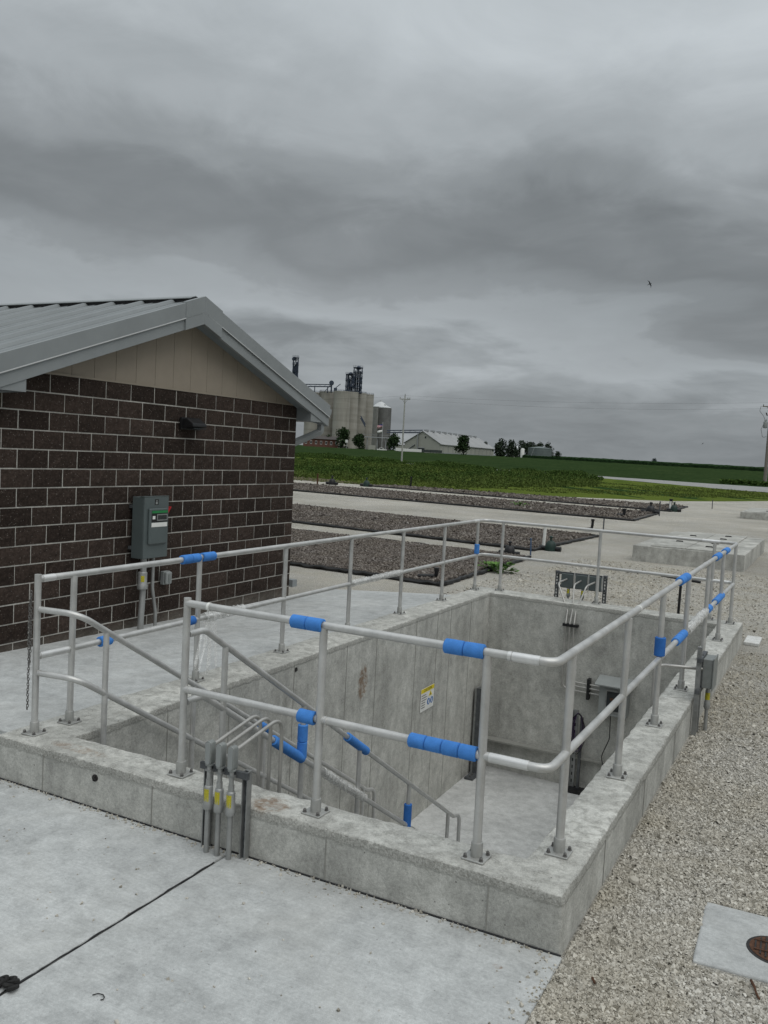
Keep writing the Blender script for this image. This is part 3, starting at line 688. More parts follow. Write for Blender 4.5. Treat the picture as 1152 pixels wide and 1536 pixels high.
# ------------------------------------------------------------------ guardrail round the pit
PR = .0243; TOPZ, MIDZ = 1.145, .575
gr = thing('guardrail', (-3.15, 8.9, 0), 'silver aluminium pipe guardrail bolted on the curb round the pit', 'guardrail')
def gp(b, name, mat, parent=None, **k):
    o = b.build(name, mat, parent or gr, **k)
    if parent is None: o.matrix_parent_inverse = pinv
    return o
def plate_meshes():
    b = MB(); s = .066; b.box(-s, s, -s, s, 0, .012); m1 = b.mesh('base_plate', False); m1.materials.append(M['plate'])
    c = MB(); c.lathe([(.033, .012), (.033, .085), (.030, .092), (.0245, .094)], n=18); m2 = c.mesh('collar'); m2.materials.append(M['plate'])
    d = MB(); d.lathe([(.0135, .012), (.0135, .016), (.010, .017), (.010, .028), (.006, .034)], n=6); m3 = d.mesh('bolt', False); m3.materials.append(M['bolt'])
    return m1, m2, m3
PM = plate_meshes()
def post(x, y, ztop, tilt=(0, 0), rz=0.0, zb=0.0, name='post', parent=None, mat='alu', foot=True):
    b = MB(); b.tube([(0, 0, .0), (tilt[0], tilt[1], ztop-zb)], PR, 14)
    o = b.build(name, mat, parent or gr); o.location = (x, y, zb)
    if parent is None: o.matrix_parent_inverse = pinv
    if foot:
        p = share('base_plate', PM[0], None, o, rot=(0, 0, rz)); md = p.modifiers.new('bevel', 'BEVEL'); md.width = .006; md.segments = 2
        share('collar', PM[1], None, o)
        for a in (1, 3, 5, 7):
            r_ = .066*.72*1.414; share('bolt', PM[2], None, o, (r_*math.cos(a*math.pi/4+rz), r_*math.sin(a*math.pi/4+rz), 0), rot=(0, 0, a))
    return o
LP = [(-5.10, 4.47), (-5.10, 4.80), (-5.13, 6.32), (-5.16, 7.77), (-5.18, 9.22), (-5.20, 10.68), (-5.21, 12.12), (-5.22, 13.50)]
FP = [(-4.87, 13.74), (-3.24, 13.66), (-1.55, 13.52)]
RP = [(-1.245, 13.37), (-1.245, 11.94), (-1.25, 10.58), (-1.245, 9.02), (-1.243, 7.61), (-1.235, 6.18), (-1.24, 4.76)]
SP = [(-1.612, 4.442), (-2.655, 4.447), (-3.715, 4.465)]
ALLP = LP+FP+RP+SP
for i, (x, y) in enumerate(ALLP):
    end = i in (0, len(ALLP)-1)
    post(x, y, TOPZ+.035 if end else TOPZ-.012, tilt=(random.uniform(-.006, .006), random.uniform(-.006, .006)), rz=random.uniform(-.05, .05))
def rail(pts, z, name, r=.13):
    P = fillet([(x, y, z) for x, y in pts], r, 6); return gp(MB().tube(P, PR, 14), name, 'alu')
LX = LP[0]; FXc = (-5.215, 13.72)
corner_fl = (-5.225, 13.755); corner_fr = (-1.243, 13.50); corner_n = (-1.238, 4.438)
for z, nm in ((TOPZ, 'top_rail'), (MIDZ, 'mid_rail')):
    path = [LP[0], LP[2], LP[4], LP[6], corner_fl, FP[1], corner_fr, RP[1], RP[4], corner_n, SP[1], SP[2]]
    P = [Vector((x, y, z)) for x, y in path]
    # split into the straight lengths of pipe between splices so each is its own part
    runs = [[P[0], P[2]], [P[2], P[3]+Vector((0, .3, 0))], [P[3]+Vector((0, .3, 0)), P[4], P[5]+Vector((-.6, .04, 0))], [P[5]+Vector((-.6, .04, 0)), P[5]+Vector((1.4, -.1, 0))],
            [P[5]+Vector((1.4, -.1, 0)), P[6], P[7]+Vector((0, .6, 0))], [P[7]+Vector((0, .6, 0)), P[8]], [P[8], P[9], P[10]+Vector((1.22, -.005, 0))], [P[10]+Vector((1.22, -.005, 0)), P[11]]]
    for rn in runs:
        gp(MB().tube(fillet(rn, .13, 8), PR, 14), nm, 'alu')
# short bright spigots / splices
def splice(p, d, L=.075, mat='alu_bright', r=PR+.0028):
    p = Vector(p); d = Vector(d).normalized(); gp(MB().tube([p-d*L/2, p+d*L/2], r, 14), 'splice', mat)
splice((-5.10, 4.56, TOPZ), (0, 1, 0), .11); splice((-5.10, 4.63, MIDZ), (0, 1, 0), .26); splice((-3.53, 4.461, TOPZ), (1, 0, 0), .018, 'white')
splice((-1.49, 4.4405, TOPZ), (1, 0, 0), .02); splice((-1.40, 4.440, TOPZ), (1, 0, 0), .15); splice((-1.46, 4.441, MIDZ), (1, 0, 0), .22)
splice((-1.242, 6.55, TOPZ), (0, 1, 0), .03, 'white'); splice((-1.247, 10.2, TOPZ), (0, 1, 0), .05); splice((-1.6, 13.53, TOPZ), (-1, .08, 0), .25); splice((-1.45, 13.515, MIDZ), (-1, .08, 0), .3)
splice((-5.165, 7.35, MIDZ), (0, 1, 0), .75); splice((-5.22, 13.4, TOPZ), (0, 1, 0), .2)
# end cones where the mid rail meets the posts
for (x, y), d in ((SP[0], 1), (SP[1], 1), (SP[2], 1)):
    gp(MB().tube([(x+.026*d, y, MIDZ), (x+.05*d, y, MIDZ)], [.012, PR+.003], 14), 'end_fitting', 'alu_bright')

# ------------------------------------------------------------------ stair handrails
def hand(name, label, x0, y0, xs, slope, ztop, zmid, ylead, yend, posts, start):
    h = thing(name, (xs, 4.6, 0), label, 'handrail'); inv = Matrix.Translation((-xs, -4.6, 0))
    def hb(b, nm, mat): o = b.build(nm, mat, h); o.matrix_parent_inverse = inv; return o
    for z0, nm, dz in ((ztop, 'handrail_pipe', .0), (zmid, 'lower_pipe', .0)):
        zs = lambda y: z0-slope*(y-ylead)
        e = yend if nm == 'handrail_pipe' else yend-.25
        path = [(start[0], start[1], z0), (xs, ylead, z0), (xs, e, zs(e))]
        if nm == 'handrail_pipe': path += [(xs, e+.20, zs(e)-.05), (xs, e+.22, PIT_Z)]
        hb(MB().tube(fillet(path, .16, 7), PR*.92, 12), nm, 'alu' if False else 'alu')
    for y in posts:
        z = ztop-slope*(y-ylead); zb = max(PIT_Z, -SL*(y-4.55)-.10)
        hb(MB().tube([(xs, y, zb), (xs, y, z)], PR*.9, 12), 'post', 'alu')
        hb(MB().tube([(xs, y, zb+.12), (xs, y, zb+.125)], PR*1.25, 12), 'collar', 'alu_bright')
    return h
hand('stair_handrail', 'stair handrail running down along the left pit wall from the chained post', 0, 0, -4.735, .606, .925, .455, 4.52, 9.10, (4.79, 5.82, 6.90, 7.95, 9.0), (-5.075, 4.47))
hand('stair_handrail', 'stair handrail running down the open side of the stairs beside the front conduits', 0, 0, -3.722, .628, .935, .485, 4.665, 9.38, (4.90, 5.97, 6.97, 8.10, 9.22), (-3.715, 4.49))

# ------------------------------------------------------------------ blue foam sleeves, plastic wraps, chain
def sleeve(a, b, label, seg=1, mat='foam', r=.041, group=None):
    a, b = Vector(a), Vector(b); c = (a+b)/2; d = (b-a).normalized(); L = (b-a).length
    o = thing('foam_sleeve', c, label, 'foam sleeve', group or 'blue foam sleeves on the railings')
    for k in range(seg):
        p0 = -L/2+L*k/seg+(.0012 if k else 0); p1 = -L/2+L*(k+1)/seg-(.0012 if k < seg-1 else 0)
        n = 18; mb = MB(); ph = random.uniform(0, 6); rr = r*random.uniform(.98, 1.03)
        st_ = [(p0, PR+.001), (p0, rr-.006), (p0+.005, rr), ((p0+p1)/2, rr*random.uniform(.985, 1.02)), (p1-.005, rr), (p1, rr-.006), (p1, PR+.001)]
        t = d.orthogonal().normalized(); s_ = d.cross(t)
        vs_ = [d*z+(t*math.cos(2*math.pi*i/n)+s_*math.sin(2*math.pi*i/n))*rad*(1+.015*math.sin(3*2*math.pi*i/n+ph)) for z, rad in st_ for i in range(n)]
        mb.add(vs_, [(i*n+k2, i*n+(k2+1) % n, (i+1)*n+(k2+1) % n, (i+1)*n+k2) for i in range(len(st_)-1) for k2 in range(n)])
        mb.build('foam_segment', mat, o)
    return o
xl = -5.127
sleeve((xl, 6.065, TOPZ), (xl, 6.30, TOPZ), 'longer blue foam sleeve on the left top rail, just left of a post', 2)
sleeve((xl-.002, 6.345, TOPZ), (xl-.003, 6.52, TOPZ), 'shorter blue foam sleeve on the left top rail, just right of a post')
sleeve((-5.107, 5.09, MIDZ), (-5.109, 5.21, MIDZ), 'blue foam sleeve on the lower rail at the far left, beside the chained corner')
sleeve((-5.127, 6.17, MIDZ), (-5.128, 6.26, MIDZ), 'blue foam sleeve half hidden behind the front post at the stair entrance', 1, 'foam_dark')
sleeve((-2.885, 4.449, TOPZ), (-2.665, 4.447, TOPZ), 'blue foam sleeve of two pieces on the top front rail, left of the middle post', 2)
sleeve((-1.87, 4.443, TOPZ), (-1.637, 4.442, TOPZ), 'blue foam sleeve of two pieces on the top front rail, near the pit corner', 2)
sleeve((-2.805, 4.449, MIDZ), (-2.69, 4.447, MIDZ), 'short blue foam sleeve on the lower front rail, left of the middle post')
sleeve((-2.055, 4.445, MIDZ), (-1.645, 4.443, MIDZ), 'long blue foam sleeve of four pieces on the lower front rail', 4)
sleeve((-5.22, 13.50, .60), (-5.22, 13.50, .76), 'small blue foam sleeve upright on a post at the far left corner of the pit')
sleeve((-1.2445, 8.42, TOPZ), (-1.2445, 8.86, TOPZ), 'blue foam sleeve on the right top rail above the wall-mounted junction box', 2)
sleeve((-1.247, 11.05, TOPZ), (-1.247, 11.42, TOPZ), 'blue foam sleeve on the right top rail, nearer of the two by the far corner')
sleeve((-1.247, 11.95, TOPZ), (-1.247, 12.28, TOPZ), 'blue foam sleeve on the right top rail, farther of the two by the far corner')
sleeve((-1.243, 7.61, .60), (-1.243, 7.61, .76), 'blue foam sleeve standing upright on a post of the right run', 1, 'foam_dark', .045)
sleeve((-1.2445, 8.45, MIDZ), (-1.2445, 8.95, MIDZ), 'blue foam sleeve on the right lower rail beside the plastic wrapping', 2)
sleeve((-1.248, 10.62, MIDZ), (-1.248, 10.85, MIDZ), 'small blue foam sleeve on the right lower rail just past the plastic wrapping')
sleeve((-1.247, 11.35, MIDZ), (-1.246, 12.05, MIDZ), 'blue foam sleeve on the right lower rail, farthest along the run', 2)
zB = lambda y: .935-.628*(y-4.665)
zBm = lambda y: .485-.628*(y-4.665)
zA = lambda y: .925-.606*(y-4.52)
sleeve((-3.722, 5.97, -.33), (-3.722, 5.97, -.05), 'blue foam sleeve upright on a stair post behind the middle front post', 2, 'foam')
sleeve((-3.722, 6.72, zB(6.72)), (-3.722, 7.10, zB(7.10)), 'blue foam sleeve slanting on the top pipe of the open-side handrail')
sleeve((-3.722, 5.54, zBm(5.54)), (-3.722, 5.97, zBm(5.97)), 'long blue foam sleeve slanting on the lower pipe above the front conduits')
sleeve((-3.722, 8.10, -1.70), (-3.722, 8.10, -1.44), 'blue foam sleeve upright on a stair post low in the pit', 1, 'foam_dark')
sleeve((-3.722, 9.22, -2.58), (-3.722, 9.22, -2.38), 'dull blue foam sleeve at the foot of the last stair post', 1, 'foam_dark')
sleeve((-4.735, 6.78, zA(6.78)), (-4.735, 6.97, zA(6.97)), 'blue foam sleeve on the wall-side handrail behind the front conduits')

def wrap(a, b, label, seed=1, loops=(), r=.038):
    a, b = Vector(a), Vector(b); o = thing('plastic_wrap', (a+b)/2, label, 'plastic wrap', 'plastic wrapping left on the rails'); rg = random.Random(seed)
    d = (b-a); n, m = 16, max(18, int(d.length*60)); t = d.normalized().orthogonal().normalized(); s = d.normalized().cross(t); mb = MB(); V = []
    for i in range(m+1):
        z = i/m
        for k in range(n):
            an = 2*math.pi*k/n; q = mnoise.noise(Vector((z*d.length*16+seed, math.cos(an)*1.7, math.sin(an)*1.7)))
            rad = r*(1+.28*q+.14*math.sin(z*d.length*95+an*1.0)); V.append(d*(z-.5)+(t*math.cos(an)+s*math.sin(an))*rad)
    mb.add(V, [(i*n+k, i*n+(k+1) % n, (i+1)*n+(k+1) % n, (i+1)*n+k) for i in range(m) for k in range(n)]); mb.build('film_roll', 'film', o)
    for lp in loops:
        P = fillet(lp, .05, 6); b2 = MB(); o2 = len(b2.v)
        for i, p in enumerate(P):
            wv = .011*(1+.4*math.sin(i*1.3)); b2.v += [tuple(p-Vector((wv, wv*.4, 0))-(a+b)/2), tuple(p+Vector((wv, wv*.4, .004))-(a+b)/2)]
        b2.f += [(2*i, 2*i+1, 2*i+3, 2*i+2) for i in range(len(P)-1)]; b2.build('loose_strip', 'film', o)
wrap((-5.13, 6.40, MIDZ), (-5.15, 7.02, MIDZ), 'clear plastic film bunched on the lower rail with loose loops hanging to the slab', 1,
     loops=[[(-5.13, 6.45, .57), (-5.08, 6.38, .35), (-5.00, 6.20, .12), (-4.98, 6.12, .18), (-5.06, 6.30, .45)], [(-5.13, 6.5, .57), (-5.10, 6.46, .25), (-5.09, 6.42, .02), (-5.05, 6.40, .12), (-5.08, 6.46, .50)], [(-5.12, 6.55, .56), (-5.07, 6.52, .30), (-5.04, 6.50, .10)]], r=.045)
wrap((-5.185, 9.25, MIDZ), (-5.20, 10.65, MIDZ), 'white plastic film wrapped round the left lower rail between two posts', 2)
wrap((-1.246, 9.10, MIDZ), (-1.249, 10.50, MIDZ), 'white plastic film wrapped round the lower rail on the right run', 3, r=.042)
wrap((-3.722, 6.30, zBm(6.30)), (-3.722, 7.10, zBm(7.10)), 'clear plastic film wrapped round the slanting lower pipe of the stair handrail', 4, r=.037)

def chain():
    o = thing('safety_chain', (-5.108, 4.445, 1.05), 'thin steel chain hanging doubled down the left end post', 'chain')
    b = MB(); L, Wd, r_ = .0135, .0075, .003
    for k in range(10):
        pass
    ring = [(Wd*math.cos(a), 0, L*math.sin(a)) for a in np.linspace(0, 2*math.pi, 11)]
    bm1 = MB().tube(ring, r_, 5, False).mesh('chain_link'); bm1.materials.append(M['bolt'])
    def run(x, y, z0, n, sway):
        for k in range(n):
            share('chain_link', bm1, None, o, (x+sway*math.sin(k*.12)*.01+.002*math.sin(k), y+.002*math.cos(k*2), z0-k*.0195), rot=(random.uniform(-.15, .15), random.uniform(-.15, .15), (k % 2)*math.pi/2+.5))
    run(-.012, -.02, 0, 27, 1); run(-.004, -.028, -.02, 26, -1); run(-.010, -.026, -.52, 18, -.3)
chain()

# ------------------------------------------------------------------ conduit rack on the front curb
def unistrut(b, p0, p1, wd, dp, side):
    """slotted channel: back and two lips"""
    return b
def front_rack():
    o = thing('conduit_rack', (-3.18, 4.22, FZ), 'three grey conduits with yellow labels on a strut frame at the front curb', 'conduit rack')
    inv = Matrix.Translation((3.18, -4.22, -FZ))
    def pb(b, n, m, par=None, **k):
        q = b.build(n, m, par or o, **k)
        if par is None: q.matrix_parent_inverse = inv
        return q
    for x in (-3.325, -3.035):
        b = MB(); b.box(x-.0205, x+.0205, 4.262, 4.282, FZ, .235); b.box(x-.0205, x-.014, 4.238, 4.262, FZ, .235); b.box(x+.014, x+.0205, 4.238, 4.262, FZ, .235)
        s = pb(b, 'strut', 'galv', smooth=False)
        for k in range(9): MB().box(x-.006, x+.006, 4.2595, 4.2615, FZ+.06+k*.055, FZ+.085+k*.055).build('slot', 'black', s, smooth=False)
        MB().box(x-.0138, x+.0138, 4.2612, 4.2618, FZ, .235).build('painted_channel_shade', 'galv_dark', s, smooth=False)  # dark sheet lining the channel, stands in for its inner shade
    b = MB(); b.box(-3.36, -3.0, 4.215, 4.237, .195, .236); pb(b, 'strut', 'galv_dark', smooth=False)
    for x, sx in ((-3.275, 0), (-3.193, 0), (-3.105, 0)):
        pb(MB().tube([(x, 4.20, FZ), (x, 4.20, -.01)], .0165, 12), 'conduit', 'conduit')
        f = pb(MB().lathe([(.029, -.035), (.031, -.03), (.031, .005), (.0275, .012), (.0265, .10), (.024, .108), (.019, .112), (.0185, .15)], (x, 4.20, 0), 16), 'sealing_fitting', 'conduit')
        lb = MB(); n = 7; a0 = -math.pi/2-.75
        V = [(x+.0272*math.cos(a0+1.5*i/(n-1)), 4.20+.0272*math.sin(a0+1.5*i/(n-1)), z) for z in (.016, .094) for i in range(n)]
        lb.add(V, [(i, i+1, n+i+1, n+i) for i in range(n-1)]); lb.build('label', 'label', f)
        pb(MB().tube([(x, 4.20, .13), (x, 4.20, .25)], .0145, 12), 'nipple', 'conduit')
        pb(MB().box(x-.022, x+.022, 4.185, 4.222, .20, .212), 'pipe_clamp', 'galv', smooth=False)
        # conduit body with gasketed cover facing out
        b = MB(); b.tube([(x, 4.20, .235), (x, 4.20, .25)], .026, 14)
        prof = []; 
        for k in range(16):
            a = 2*math.pi*k/16; prof.append((x+.024*math.cos(a), 4.178, .315+(.052 if math.sin(a) > 0 else -.052)+.024*math.sin(a)))
        b.prism(prof, (0, .05, 0)); f2 = pb(b, 'conduit_body', 'castgrey', bevel=.004)
        prof2 = [(x+.018*math.cos(2*math.pi*k/16), 4.1745, .315+(.05 if math.sin(2*math.pi*k/16) > 0 else -.05)+.018*math.sin(2*math.pi*k/16)) for k in range(16)]
        MB().prism(prof2, (0, .0035, 0)).build('cover', 'boxgrey_light', f2, bevel=.0015)
        pb(MB().tube(fillet([(x, 4.215, .355), (x, 4.27, .362), (x+.015, 4.70, .455), (x+.015, 4.70, -1.6)], .10, 8), .0125, 12), 'conduit', 'conduit_bright')
front_rack()

# ------------------------------------------------------------------ conduit rack behind the far wall
def far_rack():
    oy = 13.98; o = thing('conduit_rack', (-3.55, oy, GZ), 'slotted strut frame with three grey boxes and bent conduits behind the far wall', 'conduit rack')
    inv = Matrix.Translation((3.55, -oy, -GZ))
    def pb(b, n, m, par=None, **k):
        q = b.build(n, m, par or o, **k); q.matrix_parent_inverse = inv if par is None else Matrix.Identity(4); return q
    holes = []
    for x in (-3.98, -3.20):
        b = MB(); b.box(x-.03, x+.03, oy, oy+.04, GZ, .41); s = pb(b, 'strut', 'galv_dark', smooth=False)
        for k in range(8):
            h = MB().box(x-.010, x+.010, oy-.003, oy-.001, -.02+k*.052, .012+k*.052).build('slot', 'white', s, smooth=False)
    for z in (.385, .17):
        b = MB(); b.box(-4.0, -3.17, oy-.045, oy-.004, z-.02, z+.02); pb(b, 'strut', 'galv_dark', smooth=False)
    for x in (-3.79, -3.56, -3.335):
        bx = pb(MB().box(x-.095, x+.095, oy-.10, oy-.047, .165, .385), 'junction_box', 'boxgrey', smooth=False, bevel=.006)
        pb(MB().box(x+.099, x+.118, oy-.06, oy-.046, .16, .40), 'spacer', 'alu_bright', smooth=False)
        f = pb(MB().lathe([(.020, 0), (.030, .012), (.030, .05), (.026, .06), (.026, .13), (.018, .14), (.018, .16)], (x+.03, oy-.07, .01), 14), 'sealing_fitting', 'castgrey')
        lb = MB(); n = 6; V = [(x+.03+.0267*math.cos(-2.5+1.7*i/(n-1)), oy-.07+.0267*math.sin(-2.5+1.7*i/(n-1)), z) for z in (.072, .14) for i in range(n)]
        q = lb.add(V, [(i, i+1, n+i+1, n+i) for i in range(n-1)]).build('label', 'label', f)
        pb(MB().tube([(x+.03, oy-.07, GZ), (x+.03, oy-.07, .02)], .018, 10), 'conduit', 'conduit')
    for x, xe in ((-3.79, -3.595), (-3.56, -3.53), (-3.335, -3.465)):
        pb(MB().tube(fillet([(x, oy-.10, .30), (x-.05, oy-.42, .27), (xe-.01, 13.36, -.12), (xe, 13.27, -.30), (xe, 13.27, -1.3)] if x != -3.56 else [(x, oy-.10, .30), (x-.02, oy-.42, .27), (xe, 13.36, -.1), (xe, 13.27, -.30), (xe, 13.27, -1.3)], .12, 6), .014, 10), 'conduit', 'conduit_bright')
    pb(MB().box(-3.64, -3.40, 13.25, 13.33, -.345, -.305), 'pipe_clamp', 'black', smooth=False)
    # the three runs turn along the wall to the control panel
    for i, z in enumerate((-1.19, -1.25, -1.32)):
        xe = (-3.595, -3.53, -3.465)[2-i]
        pb(MB().tube(fillet([(xe, 13.265, -1.0), (xe, 13.265, z), (-2.98, 13.24, z)], .16, 6), .013, 10), 'conduit', 'conduit_bright')
    pb(MB().box(-3.19, -3.15, 13.21, 13.32, -1.42, -1.10), 'strut', 'black', smooth=False)
far_rack()

# ------------------------------------------------------------------ equipment on the pit walls
def control_panel():
    o = thing('control_panel', (-2.75, 13.2, -1.3), 'grey control panel with a sloping hood and dark window low on the far pit wall', 'control panel')
    MB().box(-.22, .20, -.10, .12, -.27, .20).build('cabinet', 'boxgrey_light', o, smooth=False, bevel=.006)
    MB().prism([(-.27, -.21, .19), (-.27, .10, .27), (-.27, .10, .285), (-.27, -.21, .205)], (.55, 0, 0)).build('hood', 'boxgrey_light', o, smooth=False)
    MB().box(-.12, .15, -.112, -.101, -.22, .13).build('window_frame', 'galv', o, smooth=False)
    MB().box(-.10, .13, -.118, -.1125, -.19, .10).build('window', 'glass_dark', o, smooth=False)
    for k in range(4): MB().box(-.04+.03*(k % 2)*2-.01, .0+.03*(k % 2)*2, -.1215, -.1185, -.12+.09*(k//2), -.08+.09*(k//2)).build('display', 'rustiron', o, smooth=False)
    for k in range(3): MB().tube([(-.235, -.02, .11-.065*k), (-.205, -.02, .11-.065*k)], .022, 10).build('hub', 'castgrey', o)
control_panel()
o = MB().tube(fillet([(-2.79, 13.16, -1.55), (-2.79, 13.2, -1.95), (-2.90, 13.22, -2.25), (-2.84, 13.2, -2.45), (-2.6, 13.1, -2.83)], .2, 8), .007, 8).build('black_cable', 'black')
tag(o, 'thin black cable hanging below the control panel', 'cable')
def strut_upright():
    o = thing('perforated_strut', (-3.31, 13.22, PIT_Z), 'tall perforated strut upright standing against the far pit wall', 'strut')
    b = MB(); b.box(-.06, .02, .0, .03, 0, 1.25); b.box(-.06, -.052, -.035, 0, 0, 1.25); b.build('channel', 'galv', o, smooth=False)
    for k in range(10): MB().box(-.03, -.01, -.003, -.001, .12+k*.11, .17+k*.11).build('slot', 'black', o, smooth=False)
    MB().box(.06, .10, -.02, .03, 0, 1.15).build('side_channel', 'galv_dark', o, smooth=False)
    MB().box(-.10, .32, -.16, .05, 0, .05).build('foot_plate', 'black', o, smooth=False)
strut_upright()
def coil():
    o = thing('cable_coil', (-3.27, 13.17, -1.62), 'purple and black cable coil hung on the perforated strut', 'cable coil')
    for k in range(6):
        a = .07+.012*k; P = [(a*math.sin(t)*.9+random.uniform(-.006, .006), -.01*k*.5, -.02-.26*(1-math.cos(t))/1.0*(.8+.08*k)+random.uniform(-.01, .01)) for t in np.linspace(-math.pi, math.pi, 22)]
        MB().tube(P, .006, 6, False).build('loop', 'purple' if k % 2 == 0 else 'black', o)
coil()
def channel_corner():
    o = thing('gate_channel', (-4.87, 12.98, PIT_Z), 'dark steel channel standing in the far left corner of the pit', 'steel channel')
    b = MB(); b.box(0, .03, -.09, .09, 0, 1.40); b.build('back', 'galv', o, smooth=False)
    MB().box(.03, .10, -.09, -.07, 0, 1.40).build('flange', 'galv_dark', o, smooth=False); MB().box(.03, .10, .06, .08, 0, 1.39).build('flange', 'galv', o, smooth=False)
    MB().box(.0, .14, -.34, .12, 0, .035).build('foot_plate', 'galv_dark', o, smooth=False)
    for y in (-.28, -.18): MB().lathe([(.014, .035), (.014, .06), (.006, .07)], (.07, y, 0), 6).build('anchor_bolt', 'bolt', o)
channel_corner()
def text_mesh(body, size):
    cu = bpy.data.curves.new('t', 'FONT'); cu.body = body; cu.size = size; cu.align_x = 'CENTER'; cu.align_y = 'CENTER'
    t = bpy.data.objects.new('t', cu); col.objects.link(t); dg = bpy.context.evaluated_depsgraph_get()
    m = bpy.data.meshes.new_from_object(t.evaluated_get(dg)); bpy.data.objects.remove(t); return m
def sign():
    o = thing('caution_sign', (-4.875, 11.05, -1.20), 'small white caution sign with yellow header on the left pit wall', 'sign', rz=R(90.7))
    # local x runs along the wall, local -y faces the pit
    MB().box(-.225, .225, 0, .004, -.16, .16).build('board', 'white', o, smooth=False)
    MB().box(-.222, .222, -.002, -.0004, .10, .158).build('header', 'yellow', o, smooth=False)
    def txt(body, size, x, z, mat):
        m = text_mesh(body, size); m.materials.append(M[mat]); share('lettering', m, None, o, (x, -.003, z), rot=(R(90), 0, 0))
    txt('CAUTION', .06, 0, .128, 'ink')
    for k in range(6): MB().box(-.20, -.20+random.uniform(.12, .19), -.0022, -.0006, .06-.034*k, .068-.034*k).build('text_line', 'ink', o, smooth=False)
    MB().prism([(.04, -.0006, .02), (.16, -.0006, .02), (.10, -.0006, .09)], (0, -.0015, 0)).build('warning_triangle', 'yellow', o, smooth=False)
    MB().prism([(.085, -.0023, .028), (.115, -.0023, .028), (.10, -.0023, .07)], (0, -.001, 0)).build('triangle_mark', 'ink', o, smooth=False)
    for x in (.045, .155): MB().tube([(x, -.0006, -.055), (x, -.0022, -.055)], .047, 20).build('pictogram', 'blueink', o)
    for x in (.045, .155): MB().box(x-.012, x+.014, -.0034, -.0024, -.085, -.03).build('pictogram_figure', 'white', o, smooth=False)
sign()

# ------------------------------------------------------------------ junction box on the right wall
def right_box():
    o = thing('junction_box_stand', (-1.03, 8.9, GZ), 'grey junction box on upright struts outside the right curb', 'junction box')
    inv = Matrix.Translation((1.03, -8.9, -GZ))
    def pb(b, n, m, par=None, **k): q = b.build(n, m, par or o, **k); q.matrix_parent_inverse = inv if par is None else Matrix.Identity(4); return q
    for y, top in ((8.66, .52), (8.80, .42)):
        b = MB(); b.box(-1.07, -1.028, y-.02, y+.02, GZ, top); pb(b, 'strut', 'galv', smooth=False)
    for z in (.10, .40): pb(MB().box(-1.06, -1.02, 8.60, 9.02, z-.02, z+.02), 'crossbar', 'galv_dark', smooth=False)
    bx = pb(MB().box(-1.02, -.93, 8.72, 8.98, .12, .40), 'box', 'castgrey', smooth=False, bevel=.006)
    MB().box(-.929, -.918, 8.705, 8.995, .105, .415).build('lid', 'castgrey', bx, smooth=False, bevel=.004)
    f = pb(MB().lathe([(.018, -.12), (.03, -.10), (.03, -.05), (.024, -.03), (.024, .06), (.018, .075), (.018, .12)], (-.975, 8.88, 0), 14), 'sealing_fitting', 'conduit')
    lb = MB(); n = 6; V = [(-.975+.0247*math.cos(-2.6+2.2*i/(n-1)), 8.88+.0247*math.sin(-2.6+2.2*i/(n-1)), z) for z in (-.02, .05) for i in range(n)]
    lb.add(V, [(i, i+1, n+i+1, n+i) for i in range(n-1)]); pb(lb, 'label', 'label', f)
    pb(MB().tube([(-.975, 8.88, GZ), (-.975, 8.88, -.1)], .017, 12), 'conduit', 'conduit')
    pb(MB().tube(fillet([(-1.02, 8.74, .30), (-1.36, 8.60, .31), (-1.43, 8.56, .28), (-1.43, 8.5, -1.5)], .14, 8), .016, 12), 'conduit', 'conduit_bright')
right_box()
def t_handle():
    o = thing('valve_key', (-2.08, 14.15, GZ), 'black T-shaped valve key standing in the gravel behind the far wall', 'valve key')
    MB().tube([(0, 0, -.1), (.01, 0, .80)], .021, 10).build('shaft', 'black', o); MB().tube([(-.30, .02, .825), (.30, -.02, .785)], .021, 10).build('handle', 'black', o)
t_handle()
o = MB().box(-.105, .105, -.30, .30, 0, .05).build('paver', 'paver', smooth=False, bevel=.01, loc=(-.965, 13.95, GZ)); tag(o, 'pale flat paver on the gravel beside the far right pit corner', 'paver')
def cleanout():
    o = thing('cleanout_pad', (-.02, 5.0, GZ), 'square concrete pad with a rusty round lid set in the gravel', 'concrete pad', rz=R(2))
    MB().box(-.475, .475, -.345, .345, -.1, .014).build('pad', 'slab_conc', o, smooth=False, bevel=.014, seg=3)
    MB().lathe([(.150, .008), (.150, .016), (.140, .018)], (-.085, -.03, 0), 36).build('frame_ring', 'iron', o)
    ld = MB().lathe([(.134, .010), (.134, .020), (.126, .022)], (-.085, -.03, 0), 36).build('lid', 'rustiron', o)
    for k in range(-4, 5):
        hh = math.sqrt(max(.0, .118**2-(k*.026)**2)); MB().box(-.085+k*.026-.004, -.085+k*.026+.004, -.03-hh, -.03+hh, .022, .027).build('rib', 'iron', ld, smooth=False)
    for k in (-1, 1): MB().box(-.085-.112, -.085+.112, -.03+k*.05-.004, -.03+k*.05+.004, .0272, .030).build('rib', 'rustiron', ld, smooth=False)
cleanout()
for (x, y, r_, lab) in ((-.92, 5.33, .032, 'single grey rock lying on the gravel beside the right curb'),):
    o = MB().lathe([(.3*r_, -.4*r_), (r_, .1*r_), (.85*r_, .6*r_), (.3*r_, .85*r_)], (0, 0, 0), 9).build('rock', 'stone', loc=(x, y, GZ+.015)); tag(o, lab, 'rock'); o.rotation_euler = (.2, .1, .6)
def twig(pts, label):
    o = MB().tube(pts, [.007-.0008*i for i in range(len(pts))], 6).build('twig', 'rustiron'); tag(o, label, 'twig')
